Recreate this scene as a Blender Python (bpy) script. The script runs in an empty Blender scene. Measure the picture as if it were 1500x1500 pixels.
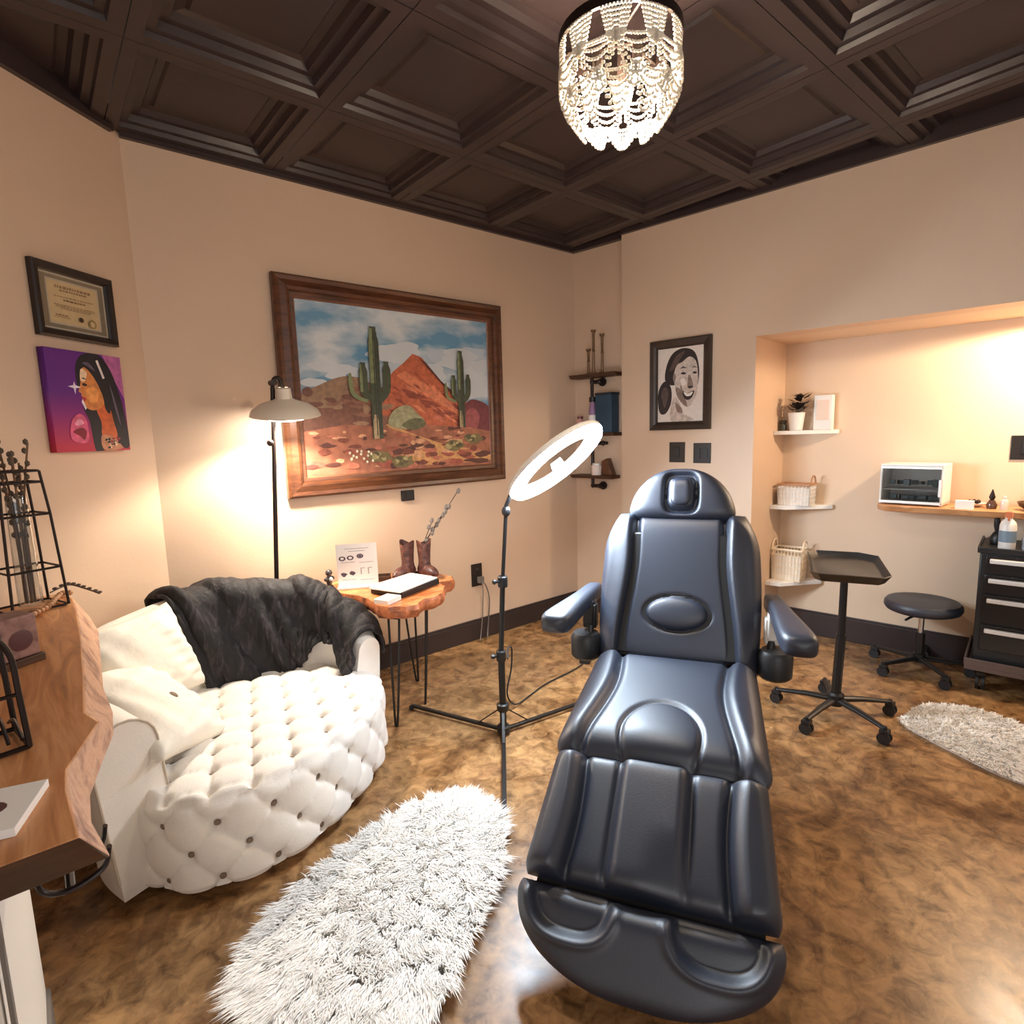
import bpy, bmesh, math, random
from mathutils import Vector, Matrix
random.seed(7)
PI = math.pi
sc = bpy.context.scene
COL = sc.collection

# ------------------------------------------------------------------ geometry of the room (metres)
H = 2.64                      # ceiling height
XL = -2.714                   # where the back wall meets the angled left wall
BE = math.radians(7.674)      # the right wall opens a little past square
AL = math.radians(40.446)     # the left wall stands at this angle to the back wall
def W(x, y, z=0.0):           # right-wall frame -> room frame
    return Vector((x*math.cos(BE)-y*math.sin(BE), x*math.sin(BE)+y*math.cos(BE), z))
def LW(t, o, z=0.0):          # t metres along the left wall from the corner, o metres out into the room
    return Vector((XL - t*math.cos(AL) + o*math.sin(AL), -t*math.sin(AL) - o*math.cos(AL), z))

# ------------------------------------------------------------------ materials
def lin(c):
    c = c/255.0
    return c/12.92 if c <= 0.04045 else ((c+0.055)/1.055)**2.4
def rgb(r, g, b): return (lin(r), lin(g), lin(b), 1.0)
_m = {}
def mat(name, col, rough=0.5, metal=0.0, noise=0.0, scale=8.0, bump=0.0, bscale=60.0, spec=0.5, sheen=0.0, coat=0.0, stretch=None, emit=None, estr=0.0, trans=0.0, sss=0.0):
    if name in _m: return _m[name]
    m = bpy.data.materials.new(name); m.use_nodes = True
    nt = m.node_tree; b = nt.nodes['Principled BSDF']
    b.inputs['Base Color'].default_value = col
    b.inputs['Roughness'].default_value = rough
    b.inputs['Metallic'].default_value = metal
    b.inputs['Specular IOR Level'].default_value = spec
    b.inputs['Sheen Weight'].default_value = sheen
    b.inputs['Coat Weight'].default_value = coat
    b.inputs['Transmission Weight'].default_value = trans
    if emit:
        b.inputs['Emission Color'].default_value = emit; b.inputs['Emission Strength'].default_value = estr
    tc = nt.nodes.new('ShaderNodeTexCoord'); mp = nt.nodes.new('ShaderNodeMapping')
    nt.links.new(tc.outputs['Object'], mp.inputs['Vector'])
    if stretch: mp.inputs['Scale'].default_value = stretch
    if noise > 0:
        n = nt.nodes.new('ShaderNodeTexNoise'); n.inputs['Scale'].default_value = scale; n.inputs['Detail'].default_value = 5
        nt.links.new(mp.outputs[0], n.inputs['Vector'])
        r = nt.nodes.new('ShaderNodeValToRGB')
        r.color_ramp.elements[0].position = 0.3; r.color_ramp.elements[1].position = 0.7
        r.color_ramp.elements[0].color = tuple(c*(1-noise) for c in col[:3])+(1,)
        r.color_ramp.elements[1].color = tuple(min(1, c*(1+noise)) for c in col[:3])+(1,)
        nt.links.new(n.outputs['Fac'], r.inputs['Fac']); nt.links.new(r.outputs['Color'], b.inputs['Base Color'])
    if bump > 0:
        n2 = nt.nodes.new('ShaderNodeTexNoise'); n2.inputs['Scale'].default_value = bscale; n2.inputs['Detail'].default_value = 4
        nt.links.new(mp.outputs[0], n2.inputs['Vector'])
        bp = nt.nodes.new('ShaderNodeBump'); bp.inputs['Strength'].default_value = bump; bp.inputs['Distance'].default_value = 0.01
        nt.links.new(n2.outputs['Fac'], bp.inputs['Height']); nt.links.new(bp.outputs['Normal'], b.inputs['Normal'])
    _m[name] = m
    return m

def ramp_mat(name, stops, scale, rough, stretch=None, detail=6, distort=0.0, bump=0.0, spec=0.5, rough2=None, stops2=None, scale2=1.0, fac2=0.5, coat=0.0):
    m = bpy.data.materials.new(name); m.use_nodes = True
    nt = m.node_tree; b = nt.nodes['Principled BSDF']
    b.inputs['Roughness'].default_value = rough; b.inputs['Specular IOR Level'].default_value = spec; b.inputs['Coat Weight'].default_value = coat
    tc = nt.nodes.new('ShaderNodeTexCoord'); mp = nt.nodes.new('ShaderNodeMapping')
    nt.links.new(tc.outputs['Object'], mp.inputs['Vector'])
    if stretch: mp.inputs['Scale'].default_value = stretch
    def layer(sts, s):
        n = nt.nodes.new('ShaderNodeTexNoise'); n.inputs['Scale'].default_value = s; n.inputs['Detail'].default_value = detail
        n.inputs['Distortion'].default_value = distort; n.inputs['Roughness'].default_value = 0.62
        nt.links.new(mp.outputs[0], n.inputs['Vector'])
        r = nt.nodes.new('ShaderNodeValToRGB'); cr = r.color_ramp
        while len(cr.elements) < len(sts): cr.elements.new(0.5)
        for e, (p, c) in zip(cr.elements, sts): e.position = p; e.color = c
        nt.links.new(n.outputs['Fac'], r.inputs['Fac'])
        return n, r
    n, r = layer(stops, scale); out = r.outputs['Color']
    if stops2:
        n2, r2 = layer(stops2, scale2)
        mx = nt.nodes.new('ShaderNodeMix'); mx.data_type = 'RGBA'; mx.blend_type = 'MULTIPLY'; mx.inputs[0].default_value = fac2
        nt.links.new(out, mx.inputs[6]); nt.links.new(r2.outputs['Color'], mx.inputs[7]); out = mx.outputs[2]
    nt.links.new(out, b.inputs['Base Color'])
    if rough2 is not None:
        mr = nt.nodes.new('ShaderNodeMapRange'); mr.inputs['To Min'].default_value = rough; mr.inputs['To Max'].default_value = rough2
        mr.inputs['From Min'].default_value = 0.3; mr.inputs['From Max'].default_value = 0.7
        nt.links.new(n.outputs['Fac'], mr.inputs['Value']); nt.links.new(mr.outputs[0], b.inputs['Roughness'])
    if bump:
        bp = nt.nodes.new('ShaderNodeBump'); bp.inputs['Strength'].default_value = bump; bp.inputs['Distance'].default_value = 0.01
        nt.links.new(n.outputs['Fac'], bp.inputs['Height']); nt.links.new(bp.outputs['Normal'], b.inputs['Normal'])
    return m

M_wall = mat('warm_cream_paint', rgb(212, 183, 156), 0.55, noise=0.02, scale=3, bump=0.06, bscale=90)
M_niche = mat('peach_cream_paint', rgb(222, 196, 168), 0.55, noise=0.02, scale=3, bump=0.06, bscale=90)
M_ceil = mat('dark_brown_ceiling_paint', rgb(58, 46, 45), 0.34, noise=0.12, scale=2.5, spec=0.4)
M_base = mat('dark_brown_trim', rgb(52, 40, 38), 0.45, noise=0.1)
M_floor = ramp_mat('stained_concrete', [(0.28, rgb(88, 60, 38)), (0.42, rgb(146, 106, 66)), (0.54, rgb(180, 138, 92)), (0.64, rgb(148, 106, 68)), (0.8, rgb(200, 168, 128))], 3.3, 0.2, detail=10, distort=0.7, rough2=0.4, stops2=[(0.33, rgb(120, 104, 88)), (0.6, (1, 1, 1, 1))], scale2=17.0, fac2=0.85, bump=0.03)
M_wood = ramp_mat('honey_live_edge_wood', [(0.25, rgb(128, 78, 42)), (0.45, rgb(184, 122, 74)), (0.6, rgb(208, 150, 100)), (0.8, rgb(154, 98, 58))], 5.0, 0.32, stretch=(5, 0.6, 2), detail=7, distort=1.2, rough2=0.42)
M_bark = ramp_mat('pale_live_edge_bark', [(0.3, rgb(120, 72, 52)), (0.55, rgb(206, 160, 128)), (0.8, rgb(160, 104, 80))], 14.0, 0.6, bump=0.6)
M_wooddark = ramp_mat('dark_end_grain', [(0.3, rgb(52, 32, 20)), (0.7, rgb(86, 54, 34))], 9.0, 0.5, stretch=(1, 1, 6))
M_cedar = ramp_mat('red_cedar_slab', [(0.28, rgb(126, 60, 28)), (0.45, rgb(196, 112, 62)), (0.62, rgb(226, 156, 98)), (0.8, rgb(150, 76, 38))], 7.0, 0.3, stretch=(1, 4, 2), distort=1.5)
M_walnut = ramp_mat('walnut_frame', [(0.3, rgb(58, 32, 20)), (0.6, rgb(104, 62, 38)), (0.8, rgb(74, 42, 26))], 6.0, 0.32, stretch=(1, 6, 6))
M_walnut_in = ramp_mat('walnut_frame_lip', [(0.3, rgb(96, 58, 40)), (0.7, rgb(140, 92, 66))], 6.0, 0.35)
M_blackwood = mat('black_wood', rgb(38, 26, 20), 0.4, noise=0.15)
M_frame2 = mat('dark_bronze_frame', rgb(56, 42, 32), 0.42, noise=0.2, scale=20)
M_leather = mat('black_leather', (0.013, 0.018, 0.034, 1), 0.47, bump=0.05, bscale=240, spec=0.9, coat=0.0)
M_black = mat('black_plastic', (0.012, 0.012, 0.013, 1), 0.42)
M_blackm = mat('black_metal', (0.014, 0.013, 0.013, 1), 0.36, metal=0.2)
M_steel = mat('brushed_steel', (0.62, 0.61, 0.6, 1), 0.3, metal=1.0)
M_silver = mat('satin_silver', (0.82, 0.8, 0.77, 1), 0.4, metal=0.25)
M_rubber = mat('rubber', (0.012, 0.012, 0.012, 1), 0.7)
M_whitep = mat('white_plastic', rgb(232, 228, 222), 0.4)
M_velvet = mat('ivory_velvet', rgb(238, 230, 220), 0.75, noise=0.03, scale=12, sheen=0.4, bump=0.12, bscale=200)
M_button = mat('tuft_button', rgb(128, 108, 90), 0.7)
M_pillow = mat('white_linen', rgb(240, 233, 220), 0.85, bump=0.2, bscale=40)
M_throw = ramp_mat('black_faux_fur', [(0.3, rgb(8, 6, 8)), (0.52, rgb(22, 17, 20)), (0.72, rgb(70, 62, 68))], 22.0, 0.7, stretch=(1, 1, .35), distort=1.5, bump=0.7)  # palest streaks of the ramp are fur highlights painted into the colour
M_fur = mat('white_fur', rgb(248, 244, 238), 0.85, noise=0.05, scale=9, sheen=0.15)
M_furback = mat('white_fur_hide', rgb(236, 230, 222), 0.9)
M_paper = mat('white_paper', rgb(238, 234, 228), 0.6)
M_ink = mat('grey_ink', rgb(92, 84, 88), 0.7)
M_bead = mat('pearl_bead', rgb(244, 236, 220), 0.25, spec=0.6, trans=0.1)
M_beadw = mat('wood_bead', rgb(176, 128, 88), 0.45)
M_iron = mat('dark_bronze_iron', rgb(40, 28, 24), 0.4, metal=0.4)
M_bulb = mat('glowing_bulb', (1, .9, .75, 1), 0.3, emit=(1, .86, .66, 1), estr=60)
M_ringled = mat('ring_diffuser', (1, 1, 1, 1), 0.4, emit=(0.74, 0.87, 1, 1), estr=118)
M_shadeled = mat('lamp_diffuser', (1, 1, 1, 1), 0.4, emit=(1, .93, .82, 1), estr=16)
M_shade = mat('cream_enamel', rgb(226, 214, 196), 0.35)
M_plate = mat('dark_bronze_plate', rgb(34, 28, 26), 0.35)
M_glass = mat('clear_glass', rgb(236, 238, 238), 0.06, spec=0.5, trans=1.0)

# ------------------------------------------------------------------ mesh builder
class MB:
    def __init__(s): s.bm = bmesh.new(); s.mi = 0
    def face(s, vs):
        try:
            f = s.bm.faces.new(vs); f.material_index = s.mi; f.smooth = True; return f
        except ValueError: return None
    def box(s, c, d, rz=0.0, m=None):
        c = Vector(c); hx, hy, hz = d[0]/2, d[1]/2, d[2]/2
        Mt = m if m is not None else Matrix.Rotation(rz, 3, 'Z')
        v = [s.bm.verts.new(c + Mt @ Vector((x*hx, y*hy, z*hz))) for x in (-1, 1) for y in (-1, 1) for z in (-1, 1)]
        for q in ((0, 1, 3, 2), (4, 6, 7, 5), (0, 4, 5, 1), (2, 3, 7, 6), (0, 2, 6, 4), (1, 5, 7, 3)): s.face([v[i] for i in q])
        return s
    def tube(s, pts, r, n=10, closed=False, caps=True, flat=1.0):
        pts = [Vector(p) for p in pts]; N = len(pts)
        rr = r if isinstance(r, (list, tuple)) else [r]*N
        rings = []; ref = None
        for i, p in enumerate(pts):
            if closed: t = pts[(i+1) % N]-pts[i-1]
            else: t = pts[min(i+1, N-1)]-pts[max(i-1, 0)]
            t = t.normalized() if t.length > 1e-9 else Vector((0, 0, 1))
            if ref is None: ref = Vector((0, 0, 1)) if abs(t.z) < 0.9 else Vector((1, 0, 0))
            a = (ref - t*ref.dot(t)); a = a.normalized() if a.length > 1e-6 else t.orthogonal().normalized()
            b = t.cross(a); ref = a
            rings.append([s.bm.verts.new(p + (a*math.cos(2*PI*k/n)*flat + b*math.sin(2*PI*k/n))*rr[i]) for k in range(n)])
        for i in range(N if closed else N-1):
            A, B = rings[i], rings[(i+1) % N]
            for k in range(n): s.face([A[k], A[(k+1) % n], B[(k+1) % n], B[k]])
        if caps and not closed: s.face(rings[0][::-1]); s.face(rings[-1])
        return s
    def cyl(s, p0, p1, r0, r1=None, n=24): return s.tube([p0, p1], [r0, r0 if r1 is None else r1], n)
    def lathe(s, prof, c=(0, 0, 0), n=32, m=None, caps=True):
        c = Vector(c); Mt = m or Matrix.Identity(3); rings = []
        for r, z in prof:
            rings.append([s.bm.verts.new(c + Mt @ Vector((r*math.cos(2*PI*k/n), r*math.sin(2*PI*k/n), z))) for k in range(n)])
        for A, B in zip(rings, rings[1:]):
            for k in range(n): s.face([A[k], A[(k+1) % n], B[(k+1) % n], B[k]])
        if caps:
            if prof[0][0] > 1e-5: s.face(rings[0][::-1])
            if prof[-1][0] > 1e-5: s.face(rings[-1])
        return s
    def prism(s, bot, top):               # two outlines of 3-D points
        A = [s.bm.verts.new(p) for p in bot]; B = [s.bm.verts.new(p) for p in top]; n = len(A)
        s.face(A[::-1]); s.face(B)
        for k in range(n): s.face([A[k], A[(k+1) % n], B[(k+1) % n], B[k]])
        return s
    def slab(s, poly, z0, z1): return s.prism([(x, y, z0) for x, y in poly], [(x, y, z1) for x, y in poly])
    def grid(s, fn, nu, nv, wrapu=False):
        V = [[s.bm.verts.new(fn(i/(nu if wrapu else nu-1), j/(nv-1))) for j in range(nv)] for i in range(nu)]
        for i in range(nu if wrapu else nu-1):
            for j in range(nv-1): s.face([V[i][j], V[(i+1) % nu][j], V[(i+1) % nu][j+1], V[i][j+1]])
        return V
    def ball(s, c, r, sub=2, sc3=(1, 1, 1), m=None):
        k = Matrix.Translation(c) @ ((m or Matrix.Identity(3)).to_4x4()) @ Matrix.Diagonal((r*sc3[0], r*sc3[1], r*sc3[2], 1))
        res = bmesh.ops.create_icosphere(s.bm, subdivisions=sub, radius=1, matrix=k)
        for v in res['verts']:
            for f in v.link_faces: f.smooth = True; f.material_index = s.mi
        return s
    def build(s, name, mats, parent=None, loc=None, rot=None, bevel=0.0, sharp=38, weld=False, recalc=True):
        if weld: bmesh.ops.remove_doubles(s.bm, verts=s.bm.verts, dist=1e-5)
        if recalc: bmesh.ops.recalc_face_normals(s.bm, faces=s.bm.faces)
        lim = math.radians(sharp)
        for e in s.bm.edges:
            if len(e.link_faces) == 2 and e.calc_face_angle(0) > lim: e.smooth = False
        me = bpy.data.meshes.new(name); s.bm.to_mesh(me); s.bm.free()
        for m in (mats if isinstance(mats, (list, tuple)) else [mats]): me.materials.append(m)
        o = bpy.data.objects.new(name, me); COL.objects.link(o)
        if parent: o.parent = parent
        if loc is not None: o.location = loc
        if rot is not None: o.rotation_euler = rot if not isinstance(rot, (int, float)) else (0, 0, rot)
        if bevel:
            b = o.modifiers.new('bevel', 'BEVEL'); b.width = bevel; b.segments = 2; b.limit_method = 'ANGLE'; b.angle_limit = math.radians(40)
        return o
def tag(o, label, cat, group=None, kind=None):
    o['label'] = label; o['category'] = cat
    if group: o['group'] = group
    if kind: o['kind'] = kind
    return o
def thing(name, label, cat, loc=(0, 0, 0), rz=0.0, group=None):
    o = bpy.data.objects.new(name, None); COL.objects.link(o); o.empty_display_size = 0.05
    o.location = loc; o.rotation_euler = (0, 0, rz)
    return tag(o, label, cat, group)
def struct(o, label=None):
    o['kind'] = 'structure'
    if label: o['label'] = label
    return o
def copy_tree(o, parent=None):
    c = o.copy(); COL.objects.link(c)
    if parent: c.parent = parent
    for ch in list(o.children): copy_tree(ch, c)
    return c
def sstep(a, b, x):
    t = max(0.0, min(1.0, (x-a)/(b-a))); return t*t*(3-2*t)
def crom(P, n, closed=False):              # smooth curve through points
    P = [Vector(p) for p in P]; out = []; N = len(P)
    segs = N if closed else N-1
    for i in range(segs):
        p0 = P[i-1] if (closed or i > 0) else P[0]
        p1 = P[i]; p2 = P[(i+1) % N]; p3 = P[(i+2) % N] if (closed or i+2 < N) else P[-1]
        for k in range(n):
            t = k/n
            out.append(0.5*((2*p1)+(p2-p0)*t+(2*p0-5*p1+4*p2-p3)*t*t+(3*p1-p0-3*p2+p3)*t**3))
    if not closed: out.append(P[-1])
    return out

# ================================================================== THE SETTING
b = MB(); b.box((-1.6, -2.0, -0.05), (7.4, 6.6, 0.1))
struct(b.build('floor', M_floor), 'brown mottled stained concrete floor')
b = MB(); b.box((XL/2+0.1, 0.06, 1.36), (-XL+0.45, 0.12, 2.72)); struct(b.build('wall_back', M_wall), 'cream back wall behind the desert painting')
b = MB(); b.box((-1.7, 0.06, 1.36), (3.5, 0.12, 2.72))
struct(b.build('wall_left', M_wall, loc=(XL, 0, 0), rot=AL), 'cream angled wall at the left')
NX, NY, NZ, NE = 0.454, -1.331, 1.866, -3.25       # recess: back plane, left jamb, soffit height, far end
b = MB()
b.box((0.03, -0.22, 1.36), (0.06, 0.46, 2.72))                     # corner bay, set back
b.box((-0.0135, (-0.45+NY+0.08)/2, 1.36), (0.147, -0.45-NY-0.08, 2.72))      # pier with the portrait
b.box((0.2335, NY+0.06, 1.36), (0.64, 0.12, 2.72))                   # jamb of the recess
b.box((-0.0135, (NY+NE)/2, (NZ+2.72)/2), (0.147, NY-NE, 2.72-NZ))  # header over the recess
struct(b.build('wall_right', M_wall, rot=BE), 'cream right wall with header over a recess')
b = MB()
b.box((NX+0.05, (NY+NE)/2, 1.0), (0.1, NY-NE+0.2, 2.0))
b.box(((NX+0.06)/2, (NY+NE)/2, NZ+0.05), (NX-0.06, NY-NE, 0.1))
b.box((0.2, NE-0.05, 1.0), (0.6, 0.1, 2.0))
struct(b.build('wall_niche', M_niche, rot=BE), 'peach lit back wall of the recess')
# ceiling of pressed square panels
SP, AX, BY = 0.6647, -0.7756, -0.6835
b = MB()
ring = [(0.0, 0.0), (0.046, 0.0), (0.052, 0.016), (0.078, 0.016), (0.086, 0.040), (0.112, 0.040), (0.124, 0.060), (0.150, 0.066), (0.160, 0.058)]
for i in range(-6, 3):
    for j in range(-2, 6):
        x0, y0 = AX+i*SP, BY-j*SP
        cx, cy = x0+SP/2, y0-SP/2
        if cx < -4.9 or cx > 1.2 or cy > 0.6 or cy < -4.2: continue
        prev = None
        for ins, dz in ring:
            h = SP/2-0.0015-ins
            cur = [b.bm.verts.new((cx+sx*h, cy+sy*h, H+dz)) for sx, sy in ((-1, -1), (1, -1), (1, 1), (-1, 1))]
            if prev:
                for k in range(4): b.face([prev[k], cur[k], cur[(k+1) % 4], prev[(k+1) % 4]])
            prev = cur
        b.face(prev)
for f in b.bm.faces: f.smooth = False
b.box((-1.9, -1.9, H+0.14), (6.4, 5.4, 0.06))
struct(b.build('ceiling', M_ceil, sharp=12, recalc=False), 'dark brown coffered panel ceiling')
# trims
BB = 0.125
b = MB(); b.box((XL/2-0.01, -0.009, BB/2), (-XL-0.02, 0.018, BB)); b.box((XL/2-0.01, -0.006, BB+0.006), (-XL-0.02, 0.012, 0.014))
struct(b.build('baseboard_back', M_base, bevel=0.003), 'dark baseboard along the back wall')
b = MB(); b.box((-1.5, -0.009, BB/2), (2.96, 0.018, BB)); struct(b.build('baseboard_left', M_base, loc=(XL, 0, 0), rot=AL, bevel=0.003))
b = MB(); b.box((NX-0.009, (NY+NE)/2, BB/2+0.01), (0.018, NY-NE-0.04, BB+0.02)); b.box((NX-0.006, (NY+NE)/2, BB+0.025), (0.012, NY-NE-0.04, 0.012))
struct(b.build('baseboard_niche', M_base, rot=BE, bevel=0.003), 'dark baseboard in the recess')
b = MB(); b.box((-0.096, (-0.45+NY)/2, BB/2), (0.018, -0.45-NY, BB)); b.box((-0.009, -0.24, BB/2), (0.018, 0.40, BB))
struct(b.build('baseboard_right', M_base, rot=BE, bevel=0.003))
b = MB(); b.box((XL/2, -0.012, H+0.028), (-XL, 0.024, 0.096)); struct(b.build('trim_1', M_ceil), 'dark edge strip under the ceiling at the back wall')
b = MB(); b.box((-1.6, -0.012, H+0.028), (3.1, 0.024, 0.096)); struct(b.build('trim_2', M_ceil, loc=(XL, 0, 0), rot=AL))
b = MB(); b.box((-0.099, (-0.45+NE)/2, H+0.028), (0.024, -0.45-NE, 0.096)); b.box((-0.02, -0.23, H+0.028), (0.04, 0.42, 0.096)); struct(b.build('trim_3', M_ceil, rot=BE))

# ================================================================== PICTURES
def picture_frame(t, w, h, prof, depth, mats, name='frame'):
    """mitred frame in local x (right), z (up), facing -y; prof = (inset, depth) pairs outside->inside"""
    b = MB(); rings = []
    for ins, d in prof:
        rings.append([b.bm.verts.new((sx*(w/2-ins), -d, sz*(h/2-ins))) for sx, sz in ((-1, -1), (1, -1), (1, 1), (-1, 1))])
    for q, (A, B) in enumerate(zip(rings, rings[1:])):
        b.mi = 1 if (len(mats) > 1 and q >= len(prof)-3) else 0
        for k in range(4): b.face([A[k], A[(k+1) % 4], B[(k+1) % 4], B[k]])
    return b.build(name, mats, t, sharp=10)
def layered(name, t, w, h, layers, y0=-0.004, step=0.00005, thick=0.0):
    """flat artwork: polygons given in 0..1 picture units, each a hair in front of the one before"""
    b = MB(); mats = []
    if thick:
        mats.append(layers[0][0]); b.box((0, y0+thick/2, 0), (w, thick, h))
    for k, (m, poly) in enumerate(layers):
        if m not in mats: mats.append(m)
        b.mi = mats.index(m)
        vs = [b.bm.verts.new(((min(1, max(0, px))-0.5)*w, y0-step*(k+1), (min(1, max(0, pz))-0.5)*h)) for px, pz in poly]
        b.face(vs)
    o = b.build(name, mats, t, recalc=False)
    for p in o.data.polygons:
        if p.normal.y > 0.2 and not thick: p.flip()
    return o
def ell(cx, cz, rx, rz, n=18, a0=0.0, rot=0.0):
    return [(cx+rx*math.cos(a0+2*PI*k/n)*math.cos(rot)-rz*math.sin(a0+2*PI*k/n)*math.sin(rot), cz+rx*math.cos(a0+2*PI*k/n)*math.sin(rot)+rz*math.sin(a0+2*PI*k/n)*math.cos(rot)) for k in range(n)]
def blob(cx, cz, rx, rz, n=16, j=0.25):
    return [(cx+rx*(1+random.uniform(-j, j))*math.cos(2*PI*k/n), cz+rz*(1+random.uniform(-j, j))*math.sin(2*PI*k/n)) for k in range(n)]
def smooth(pts, n=6):
    return [(p.x, p.y) for p in crom([(x, y, 0) for x, y in pts], n, True)]
def art(n, r, g, b_, noise=0.24, scale=42, rough=0.55): return mat('paint_'+n, rgb(r, g, b_), rough, noise=noise, scale=scale)
R01 = [(0, 0), (1, 0), (1, 1), (0, 1)]

# --- desert painting on the back wall
t = thing('desert_painting', 'large desert landscape painting with saguaro cacti in a walnut frame', 'painting', (-1.434, -0.002, 1.614))
PW, PH = 1.435, 1.115
picture_frame(t, PW, PH, [(0, 0.0), (0, 0.03), (0.012, 0.042), (0.03, 0.038), (0.06, 0.046), (0.075, 0.04), (0.082, 0.024), (0.1, 0.022), (0.104, 0.012), (0.11, 0.008)], 0, [M_walnut, M_walnut_in])
cw, ch = PW-0.2, PH-0.2
skym = bpy.data.materials.new('paint_desert_sky'); skym.use_nodes = True
nt = skym.node_tree; bs = nt.nodes['Principled BSDF']; bs.inputs['Roughness'].default_value = 0.5
tc = nt.nodes.new('ShaderNodeTexCoord'); mp = nt.nodes.new('ShaderNodeMapping'); mp.inputs['Scale'].default_value = (1.5, 1, 3.4); mp.inputs['Rotation'].default_value = (0, 0.35, 0)
nz = nt.nodes.new('ShaderNodeTexNoise'); nz.inputs['Scale'].default_value = 1.9; nz.inputs['Detail'].default_value = 5
rp = nt.nodes.new('ShaderNodeValToRGB')
rp.color_ramp.elements[0].position = 0.40; rp.color_ramp.elements[0].color = rgb(96, 146, 178)
rp.color_ramp.elements[1].position = 0.60; rp.color_ramp.elements[1].color = rgb(206, 212, 214)
nt.links.new(tc.outputs['Object'], mp.inputs[0]); nt.links.new(mp.outputs[0], nz.inputs[0]); nt.links.new(nz.outputs['Fac'], rp.inputs[0]); nt.links.new(rp.outputs[0], bs.inputs['Base Color'])
L = [(skym, R01)]
for q in range(26):
    x = random.uniform(.36, 1.0); z = random.uniform(.5, .80)-.10*abs(x-.7)
    L.append((art('cloud_a', 200, 206, 210, .05, 6) if q % 3 else art('cloud_b', 184, 196, 206, .05, 6), [(min(1, max(0, p)), r) for p, r in smooth(blob(x, z, random.uniform(.07, .13), random.uniform(.03, .06), 9, .3), 3)]))
for q in range(8):
    x = random.uniform(.02, .34); L.append((art('cloud_a', 200, 206, 210, .05, 6), [(max(0, p), r) for p, r in smooth(blob(x, .58+random.uniform(-.05, .05), random.uniform(.05, .1), random.uniform(.02, .035), 9, .3), 3)]))
L.append((art('far_hill', 150, 118, 92), smooth([(0, .45), (.08, .52), (.2, .58), (.3, .56), (.42, .46), (.44, .2), (0, .2)])))
L.append((art('far_hill_shade', 116, 76, 62), smooth([(.0, .38), (.15, .40), (.25, .46), (.36, .42), (.44, .3), (.3, .18), (0, .22)])))
L.append((art('red_mountain', 188, 98, 66), [(.34, .30), (.38, .52), (.44, .62), (.50, .68), (.55, .74), (.60, .72), (.64, .66), (.70, .58), (.76, .51), (.80, .48), (.88, .42), (.94, .30), (.9, .2), (.4, .2)]))
for q in range(7):
    x = .46+q*.045
    L.append((art('mountain_light', 214, 128, 92), [(x, .60-q*.03), (x+.05, .63-q*.03), (x+.16, .52-q*.03), (x+.12, .50-q*.03)]))
    if q % 2 == 0: L.append((art('mountain_dark', 142, 66, 50), [(x+.02, .52-q*.03), (x+.11, .50-q*.03), (x+.15, .46-q*.025), (x+.06, .46-q*.03)]))
for q in range(46):
    x = random.uniform(.40, .78); z = random.uniform(.32, .62); zt = .74-abs(x-.56)*1.15
    if z < zt-.06:
        ln = random.uniform(.03, .08)
        L.append((random.choice([art('mountain_light', 214, 128, 92), art('mountain_mid', 168, 84, 60), art('mountain_rose', 196, 112, 92), art('mountain_dark', 142, 66, 50)]), [(x, z), (x+ln*.5, z-ln*.25+.008), (x+ln, z-ln*.8), (x+ln*.4, z-ln*.45)]))
for q in range(26):
    x = random.uniform(.02, .40); z = random.uniform(.30, .52)-.1*abs(x-.25)
    L.append((random.choice([art('far_hill', 150, 118, 92), art('hill_warm', 136, 92, 74), art('far_hill_shade', 116, 76, 62)]), smooth(blob(x, z, random.uniform(.02, .05), random.uniform(.012, .03), 7, .3), 3)))
L.append((art('ridge_shade', 96, 50, 44), [(.58, .72), (.62, .69), (.70, .58), (.78, .50), (.83, .44), (.80, .44), (.72, .54), (.64, .64)]))
L.append((art('plum_hill', 110, 48, 56), smooth([(.80, .30), (.84, .42), (.90, .46), (1.0, .40), (1.0, .22), (.84, .22)])))
L.append((art('plum_hill_light', 150, 76, 80), smooth([(.82, .28), (.85, .38), (.90, .40), (.93, .34), (.9, .25)])))
L.append((art('ground', 158, 98, 74, .3, 18), [(0, 0), (1, 0), (1, .24), (.86, .27), (.62, .29), (.40, .28), (.2, .30), (0, .26)]))
L.append((art('sand_path', 206, 152, 96), smooth([(.46, .10), (.56, .13), (.62, .18), (.42, .27), (.40, .30), (.50, .25), (.68, .17), (.84, .13), (1, .09), (1, .04), (.6, .03)])))
for q in range(110):
    x, z = random.uniform(.02, .98), random.uniform(.03, .27)
    c = random.choice([art('rock_a', 188, 112, 88), art('rock_b', 120, 64, 50), art('rock_c', 212, 158, 120), art('rock_d', 92, 52, 44), art('rock_e', 160, 84, 66)])
    L.append((c, [(p, max(.005, r)) for p, r in blob(x, z, random.uniform(.015, .05)*(1.3-z*3), random.uniform(.008, .02)*(1.4-z*3), 9)]))
L.append((art('sagebrush', 156, 152, 118), smooth([(.40, .30), (.42, .37), (.47, .41), (.52, .41), (.56, .36), (.59, .32), (.55, .27), (.45, .27)])))
L.append((art('sagebrush_dark', 98, 98, 70), smooth([(.47, .29), (.52, .33), (.58, .33), (.6, .29), (.53, .26)])))
for bx, bz in ((.76, .15), (.88, .19), (.35, .10), (.46, .06)):
    L.append((art('bush', 118, 104, 66), blob(bx, bz, .06, .035, 14, .2)))
    for q in range(9): L.append((random.choice([art('bush_light', 174, 160, 112), art('bush_dark', 84, 78, 52), art('bush', 118, 104, 66)]), blob(bx+random.uniform(-.045, .045), bz+random.uniform(-.015, .025), .014, .012, 7, .4)))
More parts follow.
